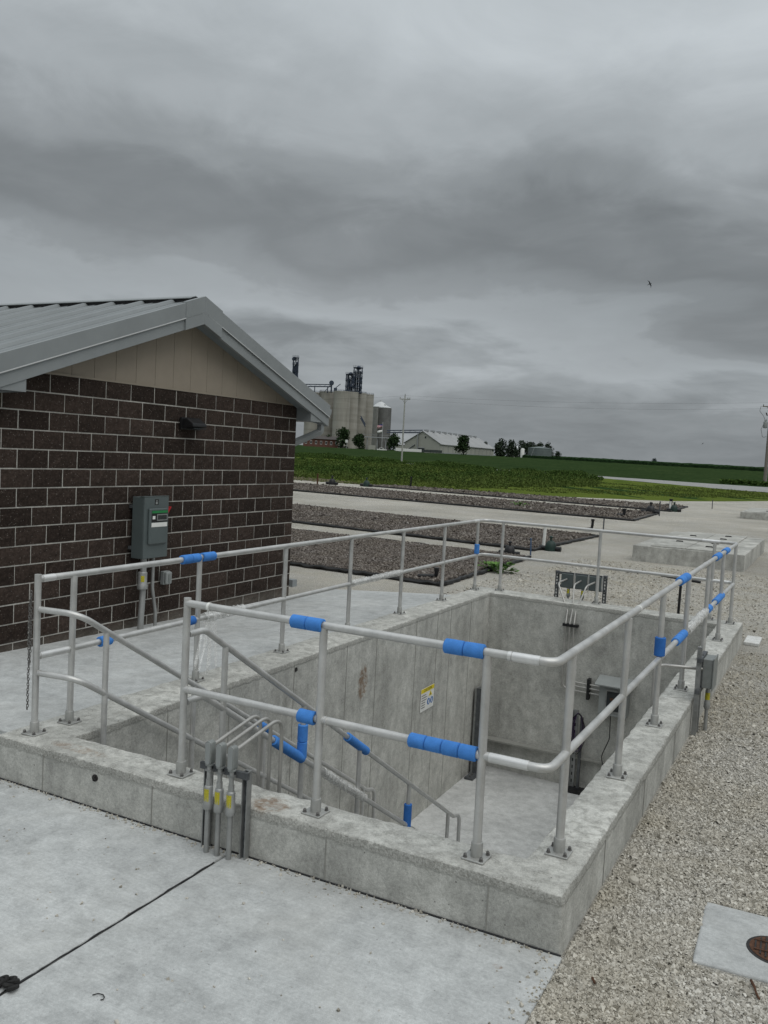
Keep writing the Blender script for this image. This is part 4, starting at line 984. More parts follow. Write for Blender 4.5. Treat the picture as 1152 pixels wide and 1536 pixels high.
twig([(-.20, 4.60, GZ+.02), (-.18, 4.545, GZ+.025), (-.168, 4.50, GZ+.02), (-.150, 4.455, GZ+.02)], 'brown twig on the gravel below the concrete pad')
twig([(-.885, 4.19, GZ+.02), (-.872, 4.165, GZ+.022), (-.862, 4.15, GZ+.02)], 'short dark twig on the gravel by the slab corner')

# ------------------------------------------------------------------ the block building
HY0 = 6.524
house = thing('block_building', (-7.57, HY0, 0), 'small dark split-face block building with grey metal gable roof', 'building', rz=.01028)
MOD, CRS, Z0R = .4064, .2032, 2.025
S0, S1, SR0 = -3*MOD, 12.5*MOD, -.335; ZT = Z0R+4*CRS
wallp = MB().box(-6.4, 0, S0+.004, S1-.004, -.5, ZT).build('wall', 'mortar', house, smooth=False)
def block_mesh(Lb, seed):
    rg = random.Random(seed); nx, nz = (7, 4) if Lb > .3 else (4, 4); Hb = CRS-.0135; V = []
    for j in range(nz+1):
        for i in range(nx+1):
            e = i in (0, nx) or j in (0, nz); y = Lb*i/nx; z = Hb*j/nz
            x = .001+rg.uniform(0, .003) if e else .005+rg.uniform(-.003, .010)
            V.append((x, y, z))
    F = [(j*(nx+1)+i, j*(nx+1)+i+1, (j+1)*(nx+1)+i+1, (j+1)*(nx+1)+i) for j in range(nz) for i in range(nx)]
    per = [i for i in range(nx+1)]+[j*(nx+1)+nx for j in range(1, nz+1)]+[nz*(nx+1)+i for i in range(nx-1, -1, -1)]+[j*(nx+1) for j in range(nz-1, 0, -1)]
    o = len(V); V += [(-.02, V[k][1], V[k][2]) for k in per]; n = len(per)
    F += [(per[(k+1) % n], per[k], o+k, o+(k+1) % n) for k in range(n)]
    m = bpy.data.meshes.new('block'); m.from_pydata(V, [], F); m.materials.append(M['block']); m.update(); return m
full = [block_mesh(MOD-.0135, k) for k in range(7)]; half = [block_mesh(MOD/2-.0135, 20+k) for k in range(4)]
for r_ in range(-12, 4):
    z = Z0R+r_*CRS+.0065
    sp_ = [(i, i+1) for i in range(-3, 12)]+[(12, 12.5)] if r_ % 2 == 0 else [(-3, -2.5)]+[(i-.5, i+.5) for i in range(-2, 13)]
    for a, b in sp_:
        share('block', random.choice(full if b-a > .7 else half), None, wallp, (random.uniform(-.001, .003), a*MOD+.0065+random.uniform(-.0012, .0012), z+random.uniform(-.001, .001)))
RID, HS, ZR, RS = 2.375, 3.235, 3.985, .351       # ridge position, half span to the eave tip, ridge height, slope
XO = .262                                              # rake overhang
def zroof(s): return ZR-RS*abs(s-RID)
# tan gable siding, one board after another
s = .168-.334*2
zs_low = ZT-.002
while s < S1+.05:
    a, b = max(s+.0018, SR0), min(s+.334-.0018, S1)
    if b-a > .02:
        ta, tb = zroof(a)-.20, zroof(b)-.20; pts = [(-.03, a, zs_low), (-.03, b, zs_low)]
        up_ = []
        if tb > zs_low: up_.append((-.03, b, tb))
        if a < RID < b: up_.append((-.03, RID, zroof(RID)-.20))
        if ta > zs_low: up_.append((-.03, a, ta))
        if len(up_) >= 1 and len(pts)+len(up_) >= 3: MB().prism(pts+up_, (.026, 0, 0)).build('siding_board', 'siding', house, smooth=False, bevel=.002, seg=1)
    s += .334
MB().box(-.06, -.034, S0, S1, ZT, ZT+.75).add([], []).build('gable_backing', 'darkroof', house, smooth=False) if False else None
b = MB(); b.prism([(-.06, SR0, ZT), (-.06, S1, ZT), (-.06, RID, zroof(RID)-.21)], (.02, 0, 0)); b.build('gable_backing', 'darkroof', house, smooth=False)
MB().box(-.002, .012, SR0, S1, ZT-.004, ZT+.018).build('gable_flashing', 'siding', house, smooth=False)
# roof sheets, one per slope, with raised ribs
XB = -6.9
for sgn in (-1, 1):
    e = RID+sgn*HS; rf = MB().prism([(XB, RID, ZR), (XB, e, zroof(e)), (XB, e, zroof(e)-.02), (XB, RID, ZR-.02)], (XO-XB, 0, 0)).build('roof_sheet', 'roof', house, smooth=False)
    x = XO-.42
    while x > XB:
        d = Vector((0, e-RID, zroof(e)-ZR)); n = Vector((0, sgn*RS, 1)).normalized(); p0 = Vector((x, RID+sgn*.09, zroof(RID+.09)+.001))
        prof = [p0+Vector((-.045, 0, 0)), p0+Vector((-.018, 0, 0))+n*.038, p0+Vector((.018, 0, 0))+n*.034, p0+Vector((.045, 0, 0))]
        MB().prism(prof, d*((HS-.09)/HS)).build('roof_rib', 'roof', rf, smooth=False)
        for k in (-.17, .17): # minor ribs
            q0 = p0+Vector((k, 0, 0)); MB().prism([q0+Vector((-.016, 0, 0)), q0+n*.007, q0+Vector((.016, 0, 0))], d*((HS-.09)/HS)).build('minor_rib', 'roof', rf, smooth=False)
        x -= .505
    # rake trim: upper band and lower fascia
    def band(zt, zb, x0, x1, nm, mat):
        MB().prism([(x0, RID, ZR+zt), (x0, e, zroof(e)+zt), (x0, e, zroof(e)+zb), (x0, RID, ZR+zb)], (x1-x0, 0, 0)).build(nm, mat, house, smooth=False, bevel=.003)
    band(.035, -.155, XO, XO+.03, 'rake_trim', 'trim'); band(-.155, -.30, XO-.03, XO+.012, 'rake_fascia', 'trim')
    band(-.150, -.163, XO+.03, XO+.038, 'drip_edge', 'binroof')
    # sloping soffit
    MB().prism([(.0, RID, ZR-.225), (.0, e-sgn*.02, zroof(e)-.225), (.0, e-sgn*.02, zroof(e)-.235), (.0, RID, ZR-.235)], (XO-.032, 0, 0)).build('soffit', 'soffit', house, smooth=False)
    # boxed eave return
    c = S1+.004 if sgn > 0 else SR0; zb = 2.605
    prof = [(0, c, zb), (0, e-sgn*.03, zb), (0, e-sgn*.03, zroof(e)-.24), (0, c, zroof(c)-.24)]
    MB().prism([(-6.6, p[1], p[2]) for p in prof], (6.6+XO-.034, 0, 0)).build('eave_box', 'trim', house, smooth=False)
    MB().prism([(XO-.03, c, zb-.002), (XO-.03, e-sgn*.01, zb-.002), (XO-.03, e-sgn*.01, zroof(e)-.302), (XO-.03, c, zroof(c)-.302)], (.028, 0, 0)).build('return_face', 'trim', house, smooth=False)
    # gutter along the eave
    g0 = e+sgn*.005; prof = [(0, g0, zroof(e)-.02), (0, g0+sgn*.115, zroof(e)-.02), (0, g0+sgn*.10, zroof(e)-.09), (0, g0+sgn*.05, zroof(e)-.145), (0, g0, zroof(e)-.145)]
    MB().prism([(-6.8, p[1], p[2]) for p in prof], (6.8+XO-.01, 0, 0)).build('gutter', 'trim', house, smooth=False)
# ridge cap on dark closures
MB().box(XB, XO-.05, RID-.075, RID+.075, ZR-.03, ZR+.030).build('ridge_closure', 'black', house, smooth=False)
MB().prism([(XB, RID-.10, ZR+.012), (XB, RID, ZR+.050), (XB, RID+.10, ZR+.012), (XB, RID+.10, ZR+.022), (XB, RID, ZR+.060), (XB, RID-.10, ZR+.022)], (XO-XB-.12, 0, 0)).build('ridge_cap', 'trim', house, smooth=False)
for sgn in (-1, 1):
    e = RID+sgn*.36; MB().prism([(XO-.02, RID, ZR+.05), (XO-.02, e, zroof(e)+.05), (XO-.02, e, zroof(e)-.30), (XO-.02, RID, ZR-.30)], (.058, 0, 0)).build('ridge_trim', 'trim', house, smooth=False, bevel=.003)
# downspout on the far corner
dsx = -.10
b = MB(); b.tube(fillet([(XO-.07, S1+.42, 2.64), (XO-.07, S1+.42, 2.46), (dsx, S1+.045, 2.24), (dsx, S1+.045, -.12)], .05, 3), .058, 4)
b.build('downspout', 'trim', house, smooth=False); MB().box(dsx-.03, dsx+.16, S1+.01, S1+.14, -.02, .09).build('downspout_boot', 'trim', house, smooth=False)

def wall_light():
    o = thing('wall_light', (-7.565, 9.00, 2.43), 'black wedge-shaped wall light below the tan gable', 'wall light')
    MB().prism([(0, -.17, -.05), (.02, -.17, -.07), (.21, -.17, -.045), (.20, -.17, .0), (.10, -.17, .055), (0, -.17, .06)], (0, .27, 0)).build('housing', 'black', o, smooth=False, bevel=.012)
    MB().box(-.0, .03, -.19, .19, -.085, .07).build('back_plate', 'black', o, smooth=False); MB().box(.04, .18, -.13, .13, -.070, -.058).build('lens', 'glass_dark', o, smooth=False)
wall_light()
def disconnect():
    o = thing('disconnect_switch', (-7.55, 8.19, 1.13), 'grey electrical disconnect switch with red handle on the block wall', 'electrical box')
    MB().box(.02, .20, -.215, .215, -.375, .37).build('enclosure', 'boxgrey', o, smooth=False, bevel=.006)
    for z in (-.25, .25): MB().box(-.012, .02, -.235, .235, z-.02, z+.02).build('mounting_strut', 'galv_dark', o, smooth=False)
    MB().box(.15, .205, -.22, .22, .372, .382).build('top_lip', 'boxgrey', o, smooth=False)
    d = MB().box(.20, .208, -.213, .213, -.37, .367).build('door', 'boxgrey', o, smooth=False, bevel=.003)
    MB().prism([(.208, -.15, -.20), (.208, .17, -.20), (.208, .17, .235), (.208, -.15, .235)], (.03, 0, 0)).build('raised_panel', 'boxgrey', d, smooth=False, bevel=.014, seg=3)
    MB().box(.2383, .2405, -.115, .165, .07, .21).build('nameplate', 'black', d, smooth=False); MB().box(.2407, .2412, -.112, .163, .178, .208).build('green_band', 'green', d, smooth=False)
    MB().box(.2383, .2403, -.115, .16, .01, .062).build('white_label', 'white', d, smooth=False); MB().box(.2407, .2413, -.10, -.055, .105, .145).build('sticker', 'white', d, smooth=False)
    MB().box(.2407, .247, -.03, .155, .085, .165).build('window_frame', 'galv', d, smooth=False); MB().box(.247, .2484, -.015, .142, .098, .152).build('window', 'glass_dark', d, smooth=False)
    MB().box(.2084, .2098, -.035, .03, .275, .345).build('logo_plate', 'ink', d, smooth=False); MB().box(.2100, .2106, -.02, .012, .285, .31).build('logo_mark', 'boxgrey_light', d, smooth=False)
    MB().prism([(.2100, -.018, .318), (.2100, .012, .318), (.2100, -.003, .338)], (.0006, 0, 0)).build('logo_mark', 'boxgrey_light', d, smooth=False)
    MB().box(.08, .14, .216, .235, .0, .20).build('handle_bracket', 'black', o, smooth=False); MB().prism([(.10, .24, .14), (.15, .24, .14), (.16, .30, .24), (.11, .30, .24)], (.0, .03, .0)).build('handle', 'red', o, smooth=False, bevel=.006)
disconnect()
def wall_conduits():
    o = thing('wall_conduits', (-7.45, 8.0, -.1), 'two grey conduits rising from the slab to the disconnect switch', 'conduit'); inv = Matrix.Translation((7.45, -8.0, .1))
    def pb(b, n, m, par=None): q = b.build(n, m, par or o); q.matrix_parent_inverse = inv if par is None else Matrix.Identity(4); return q
    pb(MB().tube(fillet([(-7.42, 8.08, .78), (-7.42, 8.08, .30), (-7.40, 8.04, -.03), (-7.40, 8.04, -.22)], .3, 5), .037, 12), 'conduit', 'conduit')
    f = pb(MB().lathe([(.045, -.09), (.062, -.08), (.062, -.03), (.055, -.02), (.055, .12), (.045, .13)], (-7.42, 8.07, .46), 16), 'sealing_fitting', 'conduit')
    n = 6; V = [(-7.42+.0557*math.cos(-1.2+.8*i/(n-1)), 8.07+.0557*math.sin(-1.2+.8*i/(n-1)), z) for z in (.47, .545) for i in range(n)]
    pb(MB().add(V, [(i, i+1, n+i+1, n+i) for i in range(n-1)]), 'label', 'label', f)
    pb(MB().tube(fillet([(-7.44, 8.27, .78), (-7.44, 8.27, .36), (-7.44, 8.34, .05), (-7.44, 8.34, -.22)], .2, 5), .021, 12), 'conduit', 'conduit')
wall_conduits()
def outlet():
    o = thing('outlet_box', (-7.56, 8.60, .45), 'small grey weatherproof outlet box on the block wall beside the conduits', 'outlet')
    MB().box(0, .06, -.06, .06, -.085, .085).build('box', 'boxgrey_light', o, smooth=False, bevel=.008); MB().box(.06, .10, -.055, .055, -.08, .08).build('cover', 'boxgrey_light', o, smooth=False, bevel=.018, seg=3)
    MB().box(.10, .106, -.02, .02, -.05, .05).build('latch', 'castgrey', o, smooth=False)
outlet()

# ------------------------------------------------------------------ concrete tanks
def tank(loc, L, Wd, zt, zb, label, lids):
    o = thing('concrete_tank', loc, label, 'concrete tank'); b = rough_box('tank_wall', [(0, 0), (Wd, 0), (Wd, L), (0, L)], zb, zt, 'tank_conc', o, .025, .008, .25)
    for (x0, x1, y0, y1) in lids:
        l_ = MB().box(x0, x1, y0, y1, zt-.05, zt+.035).build('cover_slab', 'tank_conc', o, smooth=False, bevel=.012)
        for k in (.3, .7): MB().tube(fillet([((x0+x1)/2-.08, y0+(y1-y0)*k, zt+.03), ((x0+x1)/2-.08, y0+(y1-y0)*k, zt+.055), ((x0+x1)/2+.08, y0+(y1-y0)*k, zt+.055), ((x0+x1)/2+.08, y0+(y1-y0)*k, zt+.03)], .02, 3), .016, 6).build('lift_handle', 'iron', l_)
    return o
tank((-4.72, 23.5, 0), 6.5, 2.75, .09, -.7, 'large low concrete tank with joined cover slabs behind the railing corner', [(.45, 1.30, .06, 6.4), (1.32, 2.24, .06, 3.1), (1.32, 2.24, 3.14, 6.4)])
tank((-4.55, 49.6, 0), 6.0, 4.6, .02, -.6, 'distant low concrete tank at the right edge of the gravel yard', [(.2, 2.2, .2, 5.8), (2.25, 4.4, .2, 5.8)])

# ------------------------------------------------------------------ filter beds with black edging
def bed(corners, label, chips, seed, size, keep=None):
    """corners FL FR BR BL"""
    c = [Vector((x, y, GZ)) for x, y in corners]; o = thing('filter_bed', (c[0]+c[1]+c[2]+c[3])/4, label, 'filter bed', 'filter beds on the gravel yard'); base = o.location.copy()
    nx, ny = 30, 12; V = []
    for j in range(ny+1):
        for i in range(nx+1):
            p = (c[0]*(1-i/nx)+c[1]*(i/nx))*(1-j/ny)+(c[3]*(1-i/nx)+c[2]*(i/nx))*(j/ny); e = i in (0, nx) or j in (0, ny)
            V.append(p-base+Vector((0, 0, .03 if e else .06+.012*mnoise.noise(p*.8))))
    MB().add(V, [(j*(nx+1)+i, j*(nx+1)+i+1, (j+1)*(nx+1)+i+1, (j+1)*(nx+1)+i) for j in range(ny) for i in range(nx)]).build('media', 'bed', o)
    for a, b in ((0, 1), (1, 2), (2, 3)):
        n = 40; P = [c[a]+(c[b]-c[a])*k/n-base+Vector((random.uniform(-.03, .03), random.uniform(-.03, .03), .045+random.uniform(-.015, .02))) for k in range(n+1)]
        MB().tube(P, [.040+random.uniform(-.010, .012) for _ in P], 6).build('edging', 'liner', o)
    if chips:
        rg = np.random.default_rng(seed); u = rg.uniform(0.01, .99, chips); v = rg.uniform(.01, .99, chips); C4 = np.array([[q.x, q.y] for q in c])
        XY = (C4[0]*(1-u)[:, None]+C4[1]*u[:, None])*(1-v)[:, None]+(C4[3]*(1-u)[:, None]+C4[2]*u[:, None])*v[:, None]
        XY -= np.array([base.x, base.y]); ch = stones('media_chips', XY, np.clip(rg.lognormal(math.log(size), .35, chips), size*.4, size*2.5), .085, 'chips', seed=seed, parent=o)
    return o
bed([(-12.5, 15.75), (-6.63, 15.39), (-6.85, 21.4), (-15.6, 22.1)], 'nearest dark filter bed, right behind the upper slab', 42000, 31, .024)
bed([(-22, 25.3), (-7.35, 23.3), (-7.19, 29.9), (-25, 32.0)], 'second dark filter bed from the pit, with the white standpipe at its corner', 26000, 32, .034)
bed([(-33, 42.6), (-8.05, 39.95), (-8.37, 48.1), (-36, 50.5)], 'third dark filter bed, a long low strip beyond the wide gravel gap', 12000, 33, .055)
bed([(-29.5, 54.6), (-8.27, 50.8), (-8.5, 58.3), (-29, 57.3)], 'farthest dark filter bed, next to the green weeds', 7000, 34, .065)

def pvc(x, y, h, r, mat, name, label, cat, tilt=(0, 0)):
    o = thing(name, (x, y, GZ), label, cat); MB().tube([(0, 0, -.1), (tilt[0], tilt[1], h)], r, 10).build('pipe', mat, o)
    MB().tube([(tilt[0]*.98, tilt[1]*.98, h*.985), (tilt[0]*1.02, tilt[1]*1.02, h+.03)], r*1.2, 10).build('cap', mat, o); return o
pvc(-7.37, 24.25, .62, .045, 'white', 'standpipe', 'white plastic standpipe at the corner of the second filter bed', 'standpipe', (.03, 0))
pvc(-7.1, 22.3, .42, .02, 'bluepaint', 'stake', 'thin dark blue stake in front of the second filter bed', 'stake', (-.02, 0))
pvc(-8.0, 45.8, .72, .03, 'galv_dark', 'stake', 'thin grey stake at the right end of the third filter bed', 'stake')
pvc(-7.80, 33.2, .42, .025, 'galv_dark', 'stake', 'thin grey stake beyond the right end of the second filter bed', 'stake')
pvc(-32.5, 52.5, .70, .06, 'rustiron', 'stake', 'dark upright stake near the block building corner', 'stake')
pvc(-8.55, 52.2, .50, .06, 'white', 'standpipe', 'short white standpipe at the right end of the farthest filter bed', 'standpipe')
pvc(-7.05, 58.6, .55, .025, 'galv_dark', 'stake', 'thin stake at the far right corner of the farthest filter bed', 'stake')
def valve(x, y, s, mat, label, rz=0):
    o = thing('valve_box', (x, y, GZ), label, 'valve', 'plastic valves beside the filter beds', rz)
    MB().lathe([(.16*s, 0), (.16*s, .10*s), (.14*s, .20*s), (.09*s, .27*s), (.05*s, .29*s)], n=14).build('dome', mat, o)
    MB().lathe([(.03*s, .28*s), (.03*s, .36*s), (.055*s, .365*s), (.055*s, .40*s), (.02*s, .42*s)], n=10).build('knob', mat, o)
    MB().tube([(-.32*s, 0, .07*s), (.30*s, 0, .07*s)], .065*s, 10).build('pipe', 'black', o)
valve(-7.05, 23.9, 1.0, 'greenpvc', 'dark green valve at the foot of the white standpipe')
valve(-7.50, 21.75, .9, 'black', 'black valve between the first and second filter beds')
valve(-31.6, 53.0, 1.5, 'black', 'black valve at the left end of the third filter bed'); valve(-29.4, 54.0, 1.5, 'greenpvc', 'dark valve at the left end of the farthest filter bed')
valve(-8.7, 47.2, 1.5, 'black', 'black valve at the right end of the third filter bed'); valve(-8.2, 51.4, 1.3, 'greenpvc', 'dark green valve beside the short white standpipe')
def vent_bend(x, y, h, label, r=.05, d=(.3, .1)):
    o = thing('vent_pipe', (x, y, GZ), label, 'pipe', 'black bent pipes on the filter beds')
    MB().tube(fillet([(-d[0], -d[1], .10), (-.02, 0, .12), (0, 0, h*.6), (0, 0, h)], .06, 4), r, 8).build('pipe', 'black', o); MB().tube([(0, 0, h-.05), (0, 0, h+.02)], r*1.35, 8).build('cap', 'black', o)
vent_bend(-6.95, 15.85, .27, 'black bent pipe on the near corner of the first filter bed', .04, (.35, .12))
vent_bend(-7.9, 31.9, .45, 'black bent pipe at the far right end of the second filter bed', .05, (.2, .5))
vent_bend(-9.0, 42.3, .40, 'black bent pipe on the right end of the third filter bed', .07)
vent_bend(-9.35, 57.3, .48, 'black bent pipe on the right end of the farthest filter bed', .09)
vent_bend(-27.2, 56.6, .8, 'dark bent pipe standing at the left end of the farthest bed', .06, (.5, .1))
def weed_plant(x, y, s, n, label, seed):
    o = thing('weed_plant', (x, y, GZ), label, 'weed'); rg = np.random.default_rng(seed); V = []; F = []
    for k in range(n):
        a = rg.uniform(0, 6.28); r0 = rg.uniform(0, s); c = np.array([r0*np.cos(a), r0*np.sin(a)*.6, rg.uniform(.02, s*.55)]); d = np.array([np.cos(a), np.sin(a), rg.uniform(-.2, .8)])*s*.28; w_ = np.array([-np.sin(a), np.cos(a), rg.uniform(-.4, .4)])*s*.11
        i = len(V); V += [c, c+d*.5+w_, c+d, c+d*.5-w_]; F.append((i, i+1, i+2, i+3))
    MB().add(V, F).build('foliage', 'weed_near', o, smooth=False); MB().tube([(0, 0, 0), (.01, 0, s*.5)], .01, 5).build('stem', 'weed_near', o)
weed_plant(-6.55, 18.3, .40, 160, 'small bright green weed at the edge of the nearest bed', 3)
weed_plant(-14.6, 43.5, .45, 70, 'small green weed growing in the middle of the third filter bed', 4)

# ------------------------------------------------------------------ trees
def tree(px, D, py_top, py_base, wpx, label, mat='leaf', seed=1, trunk=.18, n=900, name='tree', group=None, gz=None):
    x, y = far_xy(px, D); mpp = D/FPX; z0 = float(g_h(x, y)) if gz is None else gz
    ztop = at(px, py_top, D).z; h = ztop-z0; wd = wpx*mpp; rg = np.random.default_rng(seed)
    o = thing(name, (x, y, z0), label, 'tree', group)
    th = h*(trunk+.3); mb = MB().tube([(0, 0, -.3), (.02*h, 0, th*.5), (0, .01*h, th)], [.035*h, .026*h, .016*h], 8)
    for k in range(4):
        a = k*1.6+rg.uniform(0, 1); mb.tube([(0, 0, th*.6), (wd*.22*math.cos(a), wd*.22*math.sin(a), th+h*.12)], [.014*h, .006*h], 5)
    mb.build('trunk', 'bark', o)
    nl = 15; lob = []; n = int(n*1.5); wd *= 1.12
    for k in range(nl):
        a = rg.uniform(0, 6.28); t = rg.uniform(0, 1); rr = wd*.5*math.sin(math.pi*(.25+.62*t))*rg.uniform(.25, .72)
        lob.append((rr*math.cos(a), rr*math.sin(a), h*(trunk+.06+(1-trunk-.2)*t), rg.uniform(.20, .30)*min(wd, h)))
    lob.append((0, 0, h*(trunk+(1-trunk)*.45), .36*min(wd, h*(1-trunk)))); lob.append((0, 0, h-.2*min(wd, h), .2*min(wd, h)))
    L = np.array(lob); idx = rg.choice(len(L), n, p=(L[:, 3]**2)/(L[:, 3]**2).sum()); d = rg.normal(0, 1, (n, 3)); d /= np.linalg.norm(d, axis=1)[:, None]
    c = L[idx, :3]+d*L[idx, 3:4]*rg.uniform(.55, 1.08, (n, 1)); c[:, 2] = np.clip(c[:, 2], h*trunk*.7, h*1.0)
    sz = .046*min(wd, h)*rg.uniform(.7, 1.6, (n, 1)); a1 = rg.normal(0, 1, (n, 3)); a1 /= np.linalg.norm(a1, axis=1)[:, None]; a2 = np.cross(a1, rg.normal(0, 1, (n, 3))); a2 /= np.linalg.norm(a2, axis=1)[:, None]
    V = np.stack([c-a1*sz, c-a2*sz*.8, c+a1*sz, c+a2*sz*.8], 1).reshape(-1, 3); cr = npmesh('crown', V, np.arange(4*n).reshape(-1, 4), mat); cr.parent = o
    return o
tree(513, 500, 640, 671, 21, 'dense dark tree beside the low brick building, larger of the two', 'leaf', 1, .10)
tree(537, 495, 650, 672, 19, 'dark round tree in front of the pale silos', 'leaf', 2, .10)
tree(589, 480, 650, 675, 20, 'dark round tree between the grey bin and the near utility pole', 'leaf', 3, .10)
tree(492, 510, 651, 664, 11, 'small dark tree behind the low brick building', 'leaf', 4, .1, 400)
tree(694, 420, 653.5, 681, 22, 'lone tree in front of the long pale warehouse', 'leaf', 5, .12)
FARM = 'farmstead trees on the horizon'
for i, (p, D, t, w_, lab) in enumerate(((750, 520, 658, 22, 'leftmost and broadest tree of the farmstead clump'), (767, 530, 660, 20, 'second tree of the farmstead clump, beside the white shed roof'),
        (783, 560, 661, 18, 'dark tree of the farmstead clump above the white tank'), (797, 570, 662, 22, 'dark broad tree of the farmstead clump above the round tank'), (809, 565, 662.5, 16, 'tree of the farmstead clump just right of the broad one'),
        (821, 520, 662, 15, 'ragged tall tree at the right end of the round tank'), (836, 530, 677, 10, 'low rightmost tree of the farmstead clump'), (773, 500, 674, 9, 'small bush at the foot of the farmstead trees'),
        (727, 560, 661.5, 7, 'small grey treetop showing above the warehouse roof end'))):
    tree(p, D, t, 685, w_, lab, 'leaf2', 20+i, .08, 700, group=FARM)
tree(982, 1500, 686.5, 697, 9, 'single small tree standing on the far horizon', 'leaf_haze', 40, .25, 300)
# far tree line that reads as one mass
def treeline():
    rg = np.random.default_rng(9); P = []; 
    for p in np.arange(850, 1200, .8):
        D = 2600; k = mnoise.noise(Vector((p*.05, 3.1, 0)))+.6*mnoise.noise(Vector((p*.19, 7, 0)))
        if 905 < p < 955: k += .5
        h = max(1.5, 5+8*k); x, y = far_xy(p, D+rg.uniform(-60, 60)); P.append((x, y, float(g_h(x, y)), h))
    P = np.array(P); leaf_mass('distant_treeline', P[:, :3], P[:, 3], np.full(len(P), 2.6), 'leaf_haze', 'haze-tinted tree line along the far right horizon', 'trees', per=16, seed=3)
treeline()

# ------------------------------------------------------------------ grain elevator
ED = 550; MPP = ED/FPX
def ez(px, py, D=ED): return at(px, py, D).z
def silo(px, D, rpx, py_top, label, mat='silo', roof=None):
    x, y = far_xy(px, D); z0 = float(g_h(x, y))-1; r_ = rpx*D/FPX; zt = at(px, py_top, D).z
    o = thing('grain_silo', (x, y, z0), label, 'silo', 'silos of the grain elevator'); h = zt-z0
    MB().lathe([(r_, 0), (r_, h*.5), (r_, h)], n=40).build('shell', mat, o)
    if roof: MB().lathe([(r_*1.02, h-.3), (r_*1.02, h), (r_*.55, h+roof*.62), (r_*.14, h+roof), (r_*.14, h+roof+.8)], n=40).build('roof', 'binroof', o)
    else:
        MB().lathe([(r_*1.015, h-.4), (r_*1.015, h+.25)], n=40).build('parapet', mat, o)
        b = MB()
        for k in range(20):
            a = 2*math.pi*k/20; b.tube([(r_*.97*math.cos(a), r_*.97*math.sin(a), h), (r_*.97*math.cos(a), r_*.97*math.sin(a), h+1.1)], .05, 4)
        for zz in (.6, 1.1): b.tube([(r_*.97*math.cos(2*math.pi*k/20), r_*.97*math.sin(2*math.pi*k/20), h+zz) for k in range(21)], .05, 4)
        b.build('roof_railing', 'steel_blue', o)
    if 'bin' in mat:
        for k in range(24):
            a = 2*math.pi*k/24; MB().box(-.07, .07, -.09, .09, 0, h).build('stiffener', mat, o, smooth=False, loc=(r_*1.005*math.cos(a), r_*1.005*math.sin(a), 0), rot=(0, 0, a))
        for k in range(1, 12): MB().lathe([(r_+.01, 0), (r_+.05, .12), (r_+.01, .24)], (0, 0, h*k/12), 40).build('wall_ring', mat, o)
    return o
silo(508.5, 545, 12.5, 588.0, 'broad pale concrete silo at the front of the elevator')
silo(521.5, 556, 11.5, 589.0, 'second pale concrete silo from the front of the elevator')
silo(533.5, 568, 11.5, 590.5, 'third pale concrete silo from the front of the elevator')
silo(544.5, 580, 11.5, 592.5, 'last pale concrete silo in the row, next to the steel bins')
silo(486, 566, 11.5, 588.5, 'pale concrete silo partly hidden by the eave of the block building')
silo(465, 566, 11.5, 589.5, 'pale concrete silo seen between the eave and the downspout')
silo(567, 605, 12.0, 610.5, 'broad pale steel bin with a white roof behind the dark one', 'bin', 3.6)
silo(573.5, 562, 9.6, 611.5, 'dark grey steel bin with a low white roof at the right of the elevator', 'bin_dark', 1.3)
def tower(px, D, wpx, py_top, py_base, label, floors, seed):
    x, y = far_xy(px, D); z0 = at(px, py_base, D).z; h = at(px, py_top, D).z-z0; w_ = wpx*D/FPX; rg = random.Random(seed)
    o = thing('elevator_leg_tower', (x, y, z0), label, 'tower', None, rz=-YAW); hw = w_/2
    for sx in (-1, 1):
        for sy in (-1, 1): MB().tube([(sx*hw, sy*hw, 0), (sx*hw, sy*hw, h)], .26, 5).build('tower_post', 'steel_blue', o)
    for k in range(floors+1):
        z = h*k/floors
        b = MB(); b.box(-hw-.5, hw+.5, -hw-.3, hw+.3, z-.15, z)
        for zz in (.55, 1.1):
            for sy in (-1, 1): b.tube([(-hw-.5, sy*(hw+.3), z+zz), (hw+.5, sy*(hw+.3), z+zz)], .06, 4)
        for q in range(5): b.tube([(-hw-.5+(w_+1)*q/4, -hw-.3, z), (-hw-.5+(w_+1)*q/4, -hw-.3, z+1.1)], .06, 4)
        b.build('platform', 'steel_blue', o, smooth=False)
        if k < floors:
            b = MB(); z1 = h*(k+1)/floors
            for sy in (-1, 1): b.tube([(-hw, sy*hw, z), (hw, sy*hw, z1)], .15, 4); b.tube([(hw, sy*hw, z), (-hw, sy*hw, z1)], .15, 4)
            b.build('brace', 'steel_blue', o)
    for k in range(3): MB().box(-.55, .55, -.6, .6, 0, h*rg.uniform(.75, .98)).build('leg_casing', 'steel_blue', o, smooth=False, loc=((k-1)*w_*.27, rg.uniform(-.5, .5), 0))
    MB().lathe([(1.3, 0), (1.5, .6), (1.5, 1.4), (.6, 2.2)], (rg.uniform(-1, 1), 0, h*.93), 12).build('leg_head', 'steel_blue', o)
    for k in range(5):
        a = rg.uniform(-1, 1); MB().tube([(a*hw, -hw*.8, h*rg.uniform(.5, .9)), (a*hw*1.6, -hw*1.0, h*rg.uniform(.05, .35))], .28, 6).build('spout', 'steel_blue', o)
    return o
tower(530.5, 558, 12, 552, 590, 'tall steel leg tower on top of the pale silos', 5, 1)
tower(519, 560, 11, 562, 590, 'shorter steel tower joined to the tall leg tower on the silos', 3, 2)
tower(437, 560, 7, 537, 600, 'steel tower top showing above the block building roof', 6, 3)
MB_ = MB
